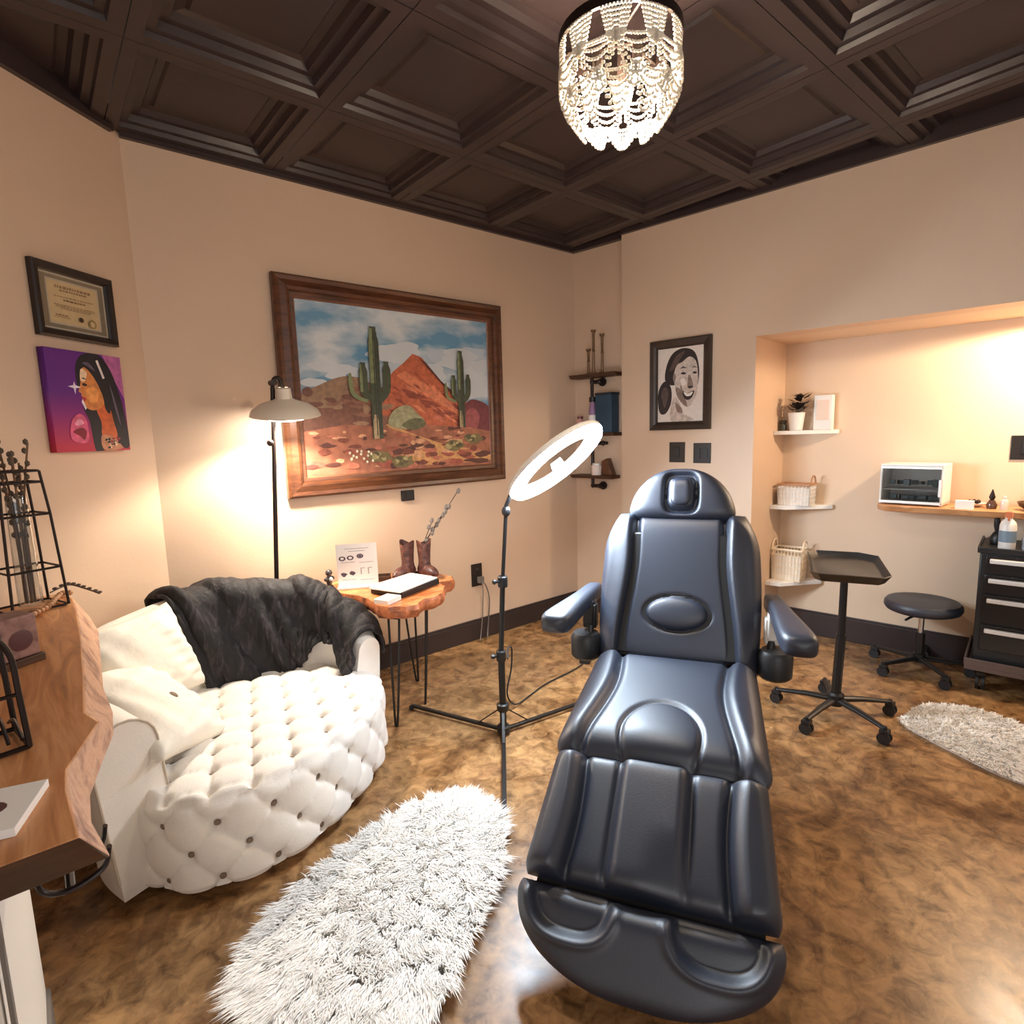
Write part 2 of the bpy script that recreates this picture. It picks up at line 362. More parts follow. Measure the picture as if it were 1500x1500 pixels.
for q in range(14): L.append((art('flower', 232, 222, 196), ell(.25+random.uniform(-.05, .06), .10+random.uniform(-.035, .04), .006, .009, 7)))
def saguaro(x, base, top, r, L):
    dk, lt_ = art('cactus_dark', 66, 74, 56), art('cactus_light', 122, 132, 92)
    def arm(pts, rr, m):
        c = crom([(p[0], p[1], 0) for p in pts], 6); left, right = [], []
        for i, p in enumerate(c):
            d = (c[min(i+1, len(c)-1)]-c[max(i-1, 0)]).normalized(); n = Vector((-d.y, d.x, 0))
            k = rr*(1 if i < len(c)-2 else .6)
            left.append((p.x+n.x*k, p.y+n.y*k)); right.append((p.x-n.x*k, p.y-n.y*k))
        L.append((m, left+right[::-1]))
    hgt = top-base
    arm([(x, base), (x, base+hgt*.5), (x, top)], r, dk)
    arm([(x-r*.4, base+hgt*.5), (x-r*.4, top-.01)], r*.45, lt_)
    arm([(x, base+hgt*.36), (x-r*2.0, base+hgt*.42), (x-r*2.2, base+hgt*.68)], r*.8, dk)
    arm([(x, base+hgt*.33), (x+r*2.0, base+hgt*.44), (x+r*2.2, base+hgt*.70)], r*.8, dk)
    arm([(x-r*2.6, base+hgt*.42), (x-r*2.6, base+hgt*.66)], r*.25, lt_)
    arm([(x-r*1.6, base+hgt*.34), (x-r*4.2, base+hgt*.40), (x-r*4.6, base+hgt*.58)], r*.4, lt_)
    arm([(x-r*.3, base), (x-r*.3, base+hgt*.22)], r*.5, art('cactus_trunk', 168, 146, 112))
    for q in (-.1, .3, .65): arm([(x+r*q, base+.02), (x+r*q, top-.03)], r*.09, art('cactus_rib', 44, 50, 40))
saguaro(.345, .21, .88, .026, L); saguaro(.815, .27, .78, .02, L)
layered('canvas', t, cw, ch, L)

# --- certificate on the left wall
t = thing('framed_certificate', 'small framed certificate in black wood frame on the left wall above the purple canvas', 'picture', LW(.316, .002, 1.884), AL)
picture_frame(t, .335, .262, [(0, 0), (0, .02), (.006, .025), (.022, .022), (.026, .012), (.03, .008)], 0, [M_blackwood])
L = [(art('mat_olive', 126, 112, 90, .06), R01), (art('mat_silver', 176, 164, 146, .05), [(.02, .03), (.98, .03), (.98, .97), (.02, .97)]), (art('mat_olive', 126, 112, 90), [(.045, .06), (.955, .06), (.955, .94), (.045, .94)]),
     (art('mat_silver', 176, 164, 146), [(.12, .12), (.88, .12), (.88, .88), (.12, .88)]), (art('parchment', 196, 170, 128, .06), [(.14, .15), (.86, .15), (.86, .85), (.14, .85)])]
tx = art('certificate_ink', 140, 112, 78)
for (z, x0, x1, hh) in ((.74, .24, .76, .045), (.69, .3, .7, .03), (.59, .22, .78, .015), (.53, .34, .66, .03), (.45, .2, .8, .012), (.42, .22, .78, .012), (.39, .28, .72, .012), (.24, .18, .4, .01), (.27, .2, .38, .02)):
    n = max(3, int((x1-x0)/.045)); xx = x0
    while xx < x1:
        wd = random.uniform(.02, .05); L.append((tx, [(xx, z), (min(xx+wd, x1), z), (min(xx+wd, x1), z+hh), (xx, z+hh)])); xx += wd+.01
L.append((art('seal_dark', 62, 48, 30), ell(.56, .26, .035, .045))); L.append((art('seal_gold', 150, 124, 72), ell(.73, .22, .06, .08))); L.append((art('parchment', 196, 170, 128), ell(.73, .22, .035, .05)))
layered('certificate', t, .285, .212, L)

# --- purple canvas on the left wall
t = thing('portrait_canvas', 'unframed purple and red canvas of a person with long black hair', 'painting', LW(.325, .002, 1.522), AL)
pur = bpy.data.materials.new('paint_purple_red'); pur.use_nodes = True
nt = pur.node_tree; bs = nt.nodes['Principled BSDF']; bs.inputs['Roughness'].default_value = .5
tc = nt.nodes.new('ShaderNodeTexCoord'); sx = nt.nodes.new('ShaderNodeSeparateXYZ'); mr = nt.nodes.new('ShaderNodeMapRange'); rp = nt.nodes.new('ShaderNodeValToRGB')
mr.inputs['From Min'].default_value = -.19; mr.inputs['From Max'].default_value = .19
for e, (p, c) in zip(rp.color_ramp.elements, ((.05, rgb(182, 30, 62)), (.6, rgb(92, 26, 122)))): e.position = p; e.color = c
e = rp.color_ramp.elements.new(.38); e.color = rgb(130, 26, 110)
nt.links.new(tc.outputs['Object'], sx.inputs[0]); nt.links.new(sx.outputs['Z'], mr.inputs['Value']); nt.links.new(mr.outputs[0], rp.inputs[0]); nt.links.new(rp.outputs[0], bs.inputs['Base Color'])
hair, skin, skl = art('black_hair', 26, 20, 28), art('skin', 206, 128, 66), art('skin_light', 240, 206, 170)
L = [(pur, R01), (art('orchid', 176, 96, 150), [(.74, 1), (1, 1), (1, .55), (.86, .78)]),
     (hair, smooth([(.36, .66), (.36, .84), (.44, .96), (.58, 1.0), (.72, .98), (.84, .84), (.93, .6), (.98, .36), (1.0, .06), (.9, .03), (.8, .16), (.66, .3), (.62, .02), (.5, 0), (.46, .3), (.4, .44), (.42, .56)])),
     (art('skin_orange', 196, 92, 44), smooth([(.58, .44), (.74, .5), (.80, .3), (.82, .14), (.62, .14), (.62, .3)])),
     (skin, smooth([(.45, .84), (.405, .74), (.40, .68), (.365, .605), (.395, .585), (.395, .555), (.41, .53), (.405, .50), (.44, .445), (.52, .42), (.62, .44), (.72, .52), (.75, .66), (.68, .78), (.56, .86)])),
     (skl, smooth([(.43, .83), (.405, .74), (.43, .70), (.47, .72), (.50, .80)])), (art('skin_glow', 226, 152, 84), smooth([(.46, .60), (.54, .66), (.62, .62), (.60, .52), (.5, .5)])),
     (hair, smooth([(.41, .86), (.50, .84), (.60, .74), (.68, .58), (.70, .44), (.76, .40), (.80, .6), (.74, .82), (.6, .93), (.46, .93)])),
     (hair, [(.415, .735), (.45, .745), (.50, .725), (.45, .73)]), (hair, smooth([(.42, .675), (.45, .69), (.49, .672), (.45, .66)])), (art('lip', 176, 50, 52), smooth([(.395, .555), (.43, .55), (.455, .53), (.42, .505), (.41, .525)])),
     (art('hair_shine', 96, 84, 104), smooth([(.46, .89), (.54, .90), (.62, .82), (.55, .85)])), (art('hair_shine', 96, 84, 104), smooth([(.80, .7), (.86, .5), (.9, .26), (.84, .45)])),
     (art('clip', 222, 210, 206), [(.64, .93), (.67, .94), (.74, .76), (.71, .75)]),
     (art('lace', 190, 130, 96), smooth([(.60, .16), (.76, .15), (.84, .08), (.88, .02), (.62, .01)]))]
for q in range(22): L.append((random.choice([hair, art('lace_red', 150, 60, 50), skl]), blob(.65+random.uniform(0, .2), .03+random.uniform(0, .10), .022, .012, 7, .5)))
L += [(art('mic', 206, 84, 120), smooth([(.2, .12), (.22, .3), (.34, .38), (.42, .3), (.4, .1)])), (art('mic_red', 128, 20, 40), smooth([(.22, .2), (.34, .24), (.4, .2), (.36, .12), (.3, .16)])), (art('mic_light', 228, 150, 176), smooth([(.26, .28), (.32, .33), (.38, .29), (.3, .26)]))]
st = art('star', 240, 224, 246)
L += [(st, [(.30, .66), (.315, .70), (.33, .66), (.40, .645), (.33, .63), (.315, .57), (.30, .63), (.23, .645)]), (st, [(.38, .5), (.4, .53), (.44, .44), (.42, .42)])]
layered('canvas', t, .325, .375, L, y0=-.028, thick=.028)

# --- black and white portrait on the right wall
t = thing('framed_portrait', 'black and white drawing of a smiling person in a dark frame on the right wall', 'picture', W(-.089, -.875, 1.63), BE-PI/2)
picture_frame(t, .405, .56, [(0, 0), (0, .022), (.008, .03), (.03, .026), (.042, .02), (.048, .012), (.052, .008)], 0, [M_frame2])
dk, md, lg, wh = art('charcoal', 42, 30, 28), art('mid_grey', 132, 110, 98), art('light_grey', 196, 178, 164), art('drawing_paper', 222, 208, 196, .04)
L = [(wh, R01), (dk, smooth([(.16, .58), (.2, .78), (.34, .93), (.56, .98), (.78, .93), (.88, .78), (.9, .58), (.8, .36), (.5, .5), (.3, .5)])),
     (dk, smooth([(.0, .36), (.06, .5), (.18, .56), (.3, .46), (.3, .26), (.18, .12), (.04, .14)])),
     (lg, smooth([(.36, .62), (.42, .76), (.54, .8), (.7, .86), (.84, .78), (.88, .58), (.86, .38), (.76, .24), (.64, .2), (.5, .28), (.4, .44)])),
     (md, smooth([(.40, .46), (.44, .34), (.56, .24), (.66, .2), (.62, .3), (.5, .44)])), (lg, smooth([(.36, .34), (.5, .24), (.56, .12), (.8, .02), (.3, .02)])),
     (md, smooth([(.40, .26), (.52, .2), (.56, .12), (.44, .14)])),
     (dk, smooth([(.51, .645), (.56, .665), (.63, .645), (.58, .63)])), (dk, smooth([(.76, .645), (.81, .66), (.86, .64), (.81, .628)])),
     (dk, [(.48, .71), (.56, .74), (.66, .71), (.56, .72)]), (dk, [(.74, .71), (.8, .73), (.88, .7), (.8, .715)]),
     (md, smooth([(.68, .62), (.74, .58), (.78, .48), (.72, .45), (.66, .47)])), (dk, smooth([(.66, .46), (.72, .44), (.78, .46), (.74, .475)])),
     (dk, smooth([(.54, .42), (.66, .38), (.8, .41), (.76, .32), (.66, .29), (.58, .33)])), (art('teeth', 236, 226, 216), smooth([(.58, .40), (.67, .375), (.77, .395), (.73, .345), (.63, .345)])),
     (md, smooth([(.5, .5), (.54, .46), (.56, .38), (.52, .42)])), (wh, smooth([(.5, .56), (.58, .58), (.62, .52), (.56, .48)])), (md, smooth([(.34, .58), (.36, .66), (.4, .62), (.38, .54)])),
     (art('hair_mid', 84, 66, 60), smooth([(.26, .7), (.4, .88), (.6, .94), (.5, .84), (.36, .72)])), (art('hair_mid', 84, 66, 60), smooth([(.08, .38), (.16, .48), (.24, .4), (.16, .2)]))]
layered('drawing', t, .305, .46, L)

# ================================================================== SWITCHES, OUTLETS, CORDS
def plate(loc, rz, w, h, label, kind, name, cat):
    t = thing(name, label, cat, loc, rz)
    b = MB(); b.box((0, -.004, 0), (w, .008, h)); b.build('cover_plate', M_plate, t, bevel=.002)
    if kind == 'switch':
        b = MB(); b.box((0, -.010, 0), (w*.34, .006, h*.5)); b.build('rocker', M_black, t, bevel=.001)
    elif kind == 'double':
        for s in (-1, 1):
            b = MB(); b.box((s*w*.22, -.010, 0), (w*.26, .006, h*.5)); b.build('rocker', M_black, t, bevel=.001)
    else:
        for s in (-1, 1):
            b = MB(); b.lathe([(.016, 0), (.016, .004), (0.014, .005)], (0, -.008, s*h*.22), 16, Matrix.Rotation(PI/2, 3, 'X')); b.build('socket', M_black, t)
    return t
plate(W(-.087, -.858, 1.208), BE-PI/2, .105, .128, 'dark wall switch under the framed portrait, nearer the corner shelf', 'switch', 'light_switch', 'switch')
plate(W(-.087, -1.024, 1.203), BE-PI/2, .112, .125, 'dark wall switch under the framed portrait, nearer the recess', 'double', 'light_switch', 'switch')
plate(W(NX, -2.52, 1.21), BE-PI/2, .13, .125, 'dark wall plate in the recess above the wooden shelf', 'switch', 'light_switch', 'switch')
t = thing('thermostat', 'small dark control plate on back wall just under the desert painting', 'thermostat', (-1.453, .001, 1.01))
b = MB(); b.box((0, -.008, 0), (.084, .016, .062)); b.build('body', M_plate, t, bevel=.003); b = MB(); b.box((.008, -.0175, .004), (.04, .004, .03)); b.build('screen', M_black, t)
plate((-.967, 0, .437), 0, .085, .15, 'dark wall outlet on back wall right of the side table', 'outlet', 'wall_outlet', 'outlet')
b = MB(); b.box((-.952, -.026, .405), (.036, .028, .04)); b.tube(crom([(-.95, -.04, .40), (-.93, -.055, .36), (-.905, -.05, .28), (-.90, -.035, .17), (-.91, -.03, .06), (-.93, -.05, .006)], 6), .0045, 8)
b.tube(crom([(-.952, -.04, .40), (-.955, -.05, .33), (-.96, -.045, .2), (-.965, -.035, .08), (-1.0, -.06, .006)], 6), .0035, 8)
tag(b.build('plug_cord', mat('grey_cord', rgb(110, 100, 94), .5)), 'grey plug and cords hanging from the outlet on the back wall', 'cord')

# ================================================================== FLOOR LAMP
t = thing('floor_lamp', 'slim dark floor lamp with a small glowing dome shade behind the white sofa', 'lamp', (-2.315, -.22, 0))
b = MB(); b.lathe([(.11, 0), (.11, .012), (.1, .02), (.02, .024), (.014, .04)], n=32); b.build('base', M_blackm, t)
b = MB(); b.tube([(0, 0, .02), (.01, 0, .7), (.052, 0, 1.37), (.066, 0, 1.60)], .0105, 12); b.build('pole', M_iron, t)
b = MB(); b.ball((.028, -.02, 1.345), .016, 2); b.cyl((.045, 0, 1.345), (.028, -.02, 1.345), .006); b.build('knob', M_iron, t)
b = MB(); b.tube(crom([(.066, 0, 1.60), (.07, -.01, 1.635), (.09, -.02, 1.64), (.105, -.02, 1.60), (.108, -.02, 1.56)], 6), .009, 10); b.cyl((.066, .018, 1.62), (.066, -.03, 1.62), .014); b.build('swivel_arm', M_iron, t)
b = MB(); b.lathe([(.02, .1), (.032, .095), (.036, .05), (.05, .042), (.11, .022), (.148, -.006), (.158, -.03), (.154, -.03), (.144, -.008), (.108, .017), (.05, .036), (.02, .04)], (0, 0, 0), 40, caps=False); sh_o = b.build('lamp_shade', M_shade, t)
b = MB(); b.lathe([(.0, -.034), (.05, -.031), (.1, -.02), (.135, -.002), (.146, .012)], (0, 0, -.022), 40, caps=False); df = b.build('light_diffuser', M_shadeled, t)
for q in (sh_o, df): q.location = (.108, -.02, 1.50); q.rotation_euler = (math.radians(10), math.radians(-4), 0)

# ================================================================== RING LIGHT ON TRIPOD
HX, HY = -1.627, -1.073
t = thing('ring_light', 'tall tripod ring light glowing white left of the treatment chair', 'lamp', (HX, HY, 0))
for a, l in ((111, .53), (231, .55), (-8, .52)):
    a = math.radians(a); d = Vector((math.cos(a), math.sin(a), 0))
    lg_ = MB(); lg_.box(d*(l/2)+Vector((0, 0, .022)), (l, .018, .014), a); lg_.build('leg', M_blackm, t, bevel=.002)
    b = MB(); b.ball(d*l+Vector((0, 0, .014)), .014, 2); b.build('foot', M_rubber, t)
    b = MB(); b.box((d*.008+d*.13)/2+Vector((0, 0, .078)), (.155, .012, .005), m=Matrix.Rotation(a, 3, 'Z') @ Matrix.Rotation(math.atan2(.1, .125), 3, 'Y')); b.build('brace', M_blackm, t)
b = MB(); b.cyl((0, 0, .006), (0, 0, .38), .0155); b.build('lower_pole', M_blackm, t)
b = MB(); b.lathe([(.03, .012), (.03, .04), (.024, .046)], n=20); b.build('base_collar', M_black, t)
b = MB(); b.lathe([(.025, .115), (.028, .12), (.028, .145), (.022, .15)], n=20); b.build('leg_collar', M_black, t)
b = MB(); b.cyl((0, 0, .38), (.012, -.012, .72), .0115); b.cyl((.012, -.012, .72), (.03, -.028, 1.03), .0085); b.build('upper_pole', M_blackm, t)
for z, o_ in ((.375, 0), (.715, .012)):
    b = MB(); b.lathe([(.02, -.025), (.022, -.02), (.022, .02), (.018, .025)], (o_, -o_, z), 18); b.cyl((o_, -o_, z), (o_-.04, -o_+.005, z+.004), .006); b.ball((o_-.042, -o_+.005, z+.004), .013, 1, (1, 1, 1)); b.build('clamp', M_black, t)
Fv, Rv, Uv = Vector((.635, .76, -.136)), Vector((.765, -.644, -.028)), Vector((.109, .086, .99))
RC = Vector((-1.425, -1.24, 1.228)) - Vector((HX, HY, 0))
mj = (Rv*.80+Uv*.60).normalized(); nn = (-Fv*.24 + (Rv*.6-Uv*.8)*.97).normalized(); mn = nn.cross(mj).normalized(); nn = mj.cross(mn).normalized()
if nn.dot(-Fv) < 0: nn = -nn
def ringpt(a, r, h): return RC + (mj*math.cos(a)+mn*math.sin(a))*r + nn*h
NR = 72
b = MB(); prof = [(.168, .0), (.165, -.014), (.172, -.024), (.236, -.024), (.245, -.014), (.243, .0)]
V = [[b.bm.verts.new(ringpt(2*PI*i/NR, r, h)) for r, h in prof] for i in range(NR)]
for i in range(NR):
    for j in range(len(prof)): b.face([V[i][j], V[(i+1) % NR][j], V[(i+1) % NR][(j+1) % len(prof)], V[i][(j+1) % len(prof)]])
b.build('ring_housing', M_whitep, t)
b = MB(); prof = [(.168, .001), (.175, .016), (.204, .024), (.234, .016), (.243, .001)]
V = [[b.bm.verts.new(ringpt(2*PI*i/NR, r, h)) for r, h in prof] for i in range(NR)]
for i in range(NR):
    for j in range(len(prof)-1): b.face([V[i][j], V[(i+1) % NR][j], V[(i+1) % NR][j+1], V[i][j+1]])
b.build('ring_lamp', M_ringled, t)
b = MB(); e = ringpt(PI, .236, -.01); b.tube(crom([Vector((.03, -.028, 1.02)), Vector((.03, -.028, 1.045)), e*.6+Vector((.03, -.028, 1.045))*.4, e], 5), .009, 10); b.ball((.03, -.028, 1.025), .02, 2, (1, 1, 1.2)); b.build('tilt_joint', M_black, t)
b = MB(); b.box(ringpt(-PI/2, .13, -.01), (.03, .012, .02)); b.tube([ringpt(-PI/2, .175, -.008), ringpt(-PI/2, .06, -.005)], .006, 8)
Mph = Matrix((mj, mn, nn)).transposed(); b.box(ringpt(-PI/2, .03, .0), (.05, .085, .012), m=Mph); b.box(ringpt(-PI/2, .072, .012), (.05, .008, .03), m=Mph); b.box(ringpt(PI/2, .012, .012), (.05, .008, .03), m=Mph); b.build('phone_clamp', M_silver, t)
b = MB(); cab = crom([(.02, -.02, .36), (.08, .05, .37), (.16, .12, .33), (.17, .14, .22), (.14, .14, .1), (.2, .15, .02), (.35, .2, .006), (.5, .24, .006), (.72, .26, .006), (.83, .28, .01)], 7); b.tube(cab, .004, 7); b.build('power_cable', M_rubber, t)
# small gadget on the floor where that cable ends
t = thing('power_adapter', 'small black and white power adapter on the floor behind the treatment chair, left side', 'adapter', (-.74, -.765, 0), .5)
b = MB(); b.box((0, 0, .022), (.1, .06, .044)); b.build('case', M_black, t, bevel=.006); b = MB(); b.box((0, 0, .049), (.06, .04, .01)); b.build('lid', M_whitep, t, bevel=.003)

# ================================================================== LIVE-EDGE SIDE TABLE
TZ = .60
t = thing('side_table', 'live edge cedar side table with hairpin legs by back wall', 'table', (-1.78, -.42, 0))
outl = [(-2.08, -.20), (-2.00, -.10), (-1.86, -.06), (-1.70, -.14), (-1.58, -.19), (-1.50, -.30), (-1.46, -.44), (-1.50, -.53), (-1.58, -.52), (-1.60, -.60), (-1.70, -.72), (-1.82, -.74), (-1.88, -.79), (-1.96, -.75), (-2.01, -.68), (-2.0, -.58), (-2.005, -.45), (-2.06, -.32)]
outl = [(x+1.78, y+.42) for x, y in outl]
o2 = [(p.x, p.y) for p in crom([(x, y, 0) for x, y in outl], 5, True)]
b = MB(); n = len(o2)
def wob(k, s): return 1+.018*math.sin(k*1.7+s)+.012*math.sin(k*3.1+2*s)
rings = [[b.bm.verts.new((x*wob(k, 0)*f, y*wob(k, 1)*f, z)) for k, (x, y) in enumerate(o2)] for f, z in ((.93, TZ-.062), (.985, TZ-.045), (1.0, TZ-.02), (.97, TZ))]
b.mi = 1; b.face(rings[0][::-1])
for q, (A, B) in enumerate(zip(rings, rings[1:])):
    for k in range(n): b.face([A[k], A[(k+1) % n], B[(k+1) % n], B[k]])
b.mi = 0; b.face(rings[-1])
b.build('tabletop', [M_cedar, ramp_mat('cedar_bark_edge', [(.3, rgb(88, 40, 22)), (.55, rgb(190, 110, 66)), (.75, rgb(120, 58, 32))], 16.0, .55, bump=.5)], t)
def hairpin(x, y, dx, dy):
    b = MB(); px, py = -dy, dx
    b.tube(crom([(x-px*.05, y-py*.05, TZ-.06), (x+dx*.02-px*.035, y+dy*.02-py*.035, .3), (x+dx*.05-px*.012, y+dy*.05-py*.012, .03), (x+dx*.055, y+dy*.055, .006), (x+dx*.05+px*.012, y+dy*.05+py*.012, .03), (x+dx*.02+px*.035, y+dy*.02+py*.035, .3), (x+px*.05, y+py*.05, TZ-.06)], 6), .0058, 8)
    b.box((x, y, TZ-.063), (.1, .1, .005), math.atan2(dy, dx)); return b.build('leg', M_blackm, t)
hairpin(.07, -.17, -.45, .35); hairpin(.12, .10, .7, .3); hairpin(-.2, .2, -.5, .5); hairpin(-.15, -.24, -.5, -.3)
# objects on it
t = thing('information_sign', 'white printed card standing on the side table', 'sign', (-1.93, -.30, TZ), math.radians(-28))
b = MB(); b.box((0, .012, .115), (.2, .006, .225), m=Matrix.Rotation(math.radians(8), 3, 'X') @ Matrix.Identity(3)); b.box((0, -.005, .006), (.2, .06, .008)); b.build('acrylic_holder', M_whitep, t)
L = [(M_paper, R01)]
inkd = art('dark_icon', 78, 66, 80); inkg = art('pale_ink', 176, 170, 172)
for x, z in ((.14, .66), (.34, .67), (.58, .70)): L.append((inkd, ell(x, z, .085, .055))); L.append((M_paper, ell(x, z, .045, .03)))
L.append((inkd, ell(.58, .70, .04, .028)))
for x, z in ((.16, .28), (.36, .30)): L.append((inkd, blob(x, z, .075, .05, 10)))
for x, z in ((.62, .34), (.8, .34)): L.append((inkg, [(x-.05, z-.08), (x-.02, z-.08), (x-.02, z+.06), (x+.06, z+.06), (x+.06, z+.08), (x-.05, z+.08)]))
for z, x0, x1 in ((.88, .2, .8), (.56, .1, .45), (.54, .55, .9), (.14, .1, .45), (.12, .55, .9), (.82, .3, .7)): L.append((inkg, [(x0, z), (x1, z), (x1, z+.014), (x0, z+.014)]))
lay = layered('printed_card', t, .2, .225, L, y0=0); lay.location = (0, .006, .118); lay.rotation_euler = (math.radians(8), 0, 0)
t = thing('boot_vase', 'brown cowboy boot vase holding dried stems on the side table', 'vase', (-1.60, -.32, TZ+.008), math.radians(-35))
def boot(x, rz):
    b = MB(); Mr = Matrix.Rotation(rz, 3, 'Z')
    prof = [(0, -.0, .012, .03, .05), (0, .0, .03, .034, .05), (0, .0, .07, .03, .036), (0, .0, .12, .034, .036), (0, .0, .17, .04, .038), (0, 0, .185, .042, .036)]
    V = []
    for (cx, cy, z, rx, ry) in prof: V.append([b.bm.verts.new(Vector((x, 0, 0)) + Mr @ Vector((rx*math.cos(2*PI*k/16), ry*math.sin(2*PI*k/16), z+(.012*math.cos(4*PI*k/16) if z > .16 else 0)))) for k in range(16)])
    for A, B in zip(V, V[1:]):
        for k in range(16): b.face([A[k], A[(k+1) % 16], B[(k+1) % 16], B[k]])
    b.face(V[0][::-1])
    b.tube([Vector((x, 0, 0))+Mr @ Vector(p) for p in ((0, .03, .03), (0, -.03, .03), (0, -.075, .026), (0, -.105, .02), (0, -.118, .016))], [.03, .033, .03, .022, .01], 12)
    b.box(Vector((x, 0, 0))+Mr @ Vector((0, .025, .008)), (.05, .04, .016), rz)
    return b.build('boot', ramp_mat('tooled_brown_leather', [(.35, rgb(58, 32, 28)), (.55, rgb(96, 58, 50)), (.7, rgb(128, 84, 70))], 38, .45), t)
boot(-.045, math.radians(-35)); boot(.045, math.radians(35))
b = MB(); M_stem = mat('dry_twig', rgb(78, 62, 52), .7); M_seed = mat('grey_seed_pod', rgb(120, 108, 100), .8)
for dx, dz, fl_ in ((.12, .16, 3), (.16, .2, 4), (.06, .12, 2), (.2, .27, 3)):
    pts = crom([(.04, 0, .16), (.04+dx*.4, -.01, .17+dz*.4), (.04+dx, -.02, .18+dz)], 6); b.tube(pts, .0025, 6)
    b.mi = 1
    for q in range(fl_): p = pts[-1-q*3] if q*3+1 < len(pts) else pts[-1]; b.ball(p+Vector((random.uniform(-.01, .01), 0, random.uniform(-.01, .01))), .013, 1, (1, .8, 1.3))
    b.mi = 0
b.build('dried_stems', [M_stem, M_seed], t)
t = thing('binder', 'white topped black binder lying on the side table', 'binder', (-1.77, -.50, TZ), math.radians(20))
b = MB(); b.box((0, 0, .014), (.29, .2, .028)); b.build('cover', M_black, t, bevel=.004); b = MB(); b.box((-.01, 0, .032), (.3, .19, .007), .03); b.box((.02, .02, .038), (.24, .15, .004), -.05); b.build('pages', M_paper, t, bevel=.001)
t = thing('business_cards', 'small stack of white cards at the front of the side table beside the throw', 'cards', (-1.945, -.64, TZ), math.radians(25))
b = MB(); b.box((0, 0, .011), (.1, .08, .022)); b.build('card_stack', M_paper, t, bevel=.001); b = MB(); b.box((0, .0, .0235), (.08, .04, .003)); b.build('printed_face', mat('pale_print', rgb(204, 196, 190), .6), t)
t = thing('ceramic_figurine', 'tiny dark figurine on the side table left of the printed card', 'figurine', (-2.045, -.21, TZ), .3)
b = MB(); b.lathe([(.022, 0), (.022, .01), (.012, .02), (.018, .05), (.008, .07)], n=14); b.ball((0, 0, .082), .018, 2); b.ball((.02, 0, .05), .012, 1); b.ball((-.02, 0, .05), .012, 1); b.build('body', mat('dark_glaze', rgb(70, 62, 58), .3), t); b = MB(); b.ball((0, -.014, .05), .012, 1); b.build('belly', M_whitep, t)
t = thing('wooden_tray', 'long dark wooden tray behind the binder on the side table', 'tray', (-1.79, -.245, TZ), math.radians(-30))
b = MB(); b.box((0, 0, .006), (.13, .08, .012)); b.build('base', M_wooddark, t)
b = MB(); b.box((0, .038, .016), (.13, .006, .02)); b.box((0, -.038, .016), (.13, .006, .02)); b.box((.062, 0, .016), (.006, .08, .02)); b.box((-.062, 0, .016), (.006, .08, .02)); b.build('rim', M_wooddark, t)

# ================================================================== TUFTED SOFA
SX, SY = -2.6, -.75
t = thing('tufted_sofa', 'white button tufted curved sofa beside the wooden desk', 'sofa', (SX, SY, 0))
foot = [(-3.03, -.98), (-2.985, -1.11), (-2.89, -1.205), (-2.71, -1.25), (-2.51, -1.20), (-2.29, -1.06), (-2.14, -.90), (-2.065, -.72), (-2.10, -.54), (-2.26, -.40), (-2.5, -.33), (-2.75, -.36), (-2.93, -.52), (-3.02, -.75)]
fo = crom([(x-SX, y-SY, 0) for x, y in foot], 40, True); NP = len(fo)
acc = [0.0]
for k in range(NP): acc.append(acc[-1]+(fo[(k+1) % NP]-fo[k]).length)
PER = acc[-1]; SA = PER/round(PER/.17)
SZ, SB = .305, .035
def tuft(x, y, a, c):     # diamond lattice, buttons at lattice corners
    p, q = x/a + y/(2*c), x/a - y/(2*c)
    s = abs(math.sin(PI*p))*abs(math.sin(PI*q))
    dp, dq = p-round(p), q-round(q); dd = (dp*dp+dq*dq)
    return s**.42, math.exp(-dd/.02)
def inset(k, f):
    p = fo[k]; return Vector((p.x*f, p.y*f, 0))
nrm = []
for k in range(NP):
    d = (fo[(k+1) % NP]-fo[k-1]).normalized(); nrm.append(Vector((d.y, -d.x, 0)))
cen = Vector((sum(p.x for p in fo)/NP, sum(p.y for p in fo)/NP, 0))
if nrm[0].dot(fo[0]-cen) < 0: nrm = [-v for v in nrm]
b = MB(); rows = []
NV = 34; TC = .088
for j in range(NV):                          # side, bottom to top, with a rounded upper edge
    v = j/(NV-1); z = SB+(SZ-SB)*v; row = []
    for k in range(NP):
        h, dimp = tuft(acc[k], z-.06, SA, TC)
        e = .012 if v < .06 else 0
        out = .018*h - .026*dimp - e - .016*max(0, (v-.92)/.08)**2
        row.append(b.bm.verts.new(fo[k]+nrm[k]*out+Vector((0, 0, z))))
    rows.append(row)
def toph(x, y):
    h, dimp = tuft(x, y, .165, .088); return .018*h - .030*dimp
NT = 46; ang = math.radians(28)
ca, sa = math.cos(ang), math.sin(ang)
for j in range(1, NT):
    f = 1-j/(NT-1)*.985; row = []
    for k in range(NP):
        p = cen+(fo[k]-cen-nrm[k]*.004)*f
        edge = sstep(1.0, .955, f)
        x2, y2 = p.x*ca+p.y*sa, -p.x*sa+p.y*ca
        row.append(b.bm.verts.new(Vector((p.x, p.y, SZ+.012*edge+toph(x2, y2)*edge))))
    rows.append(row)
for A, B in zip(rows, rows[1:]):
    for k in range(NP): b.face([A[k], A[(k+1) % NP], B[(k+1) % NP], B[k]])
b.face(rows[-1]); b.face(rows[0][::-1])
seat = b.build('seat', M_velvet, t, sharp=80)
bb = MB(); bb.ball((0, 0, 0), .0095, 2, (1, 1, .55)); but0 = bb.build('button', M_button, seat); first = [True]
def button(p, n):
    o = but0 if first[0] else but0.copy()
    if not first[0]: COL.objects.link(o); o.parent = seat
    first[0] = False
    o.location = p; o.rotation_euler = Vector(n).to_track_quat('Z', 'Y').to_euler()
nb = 0
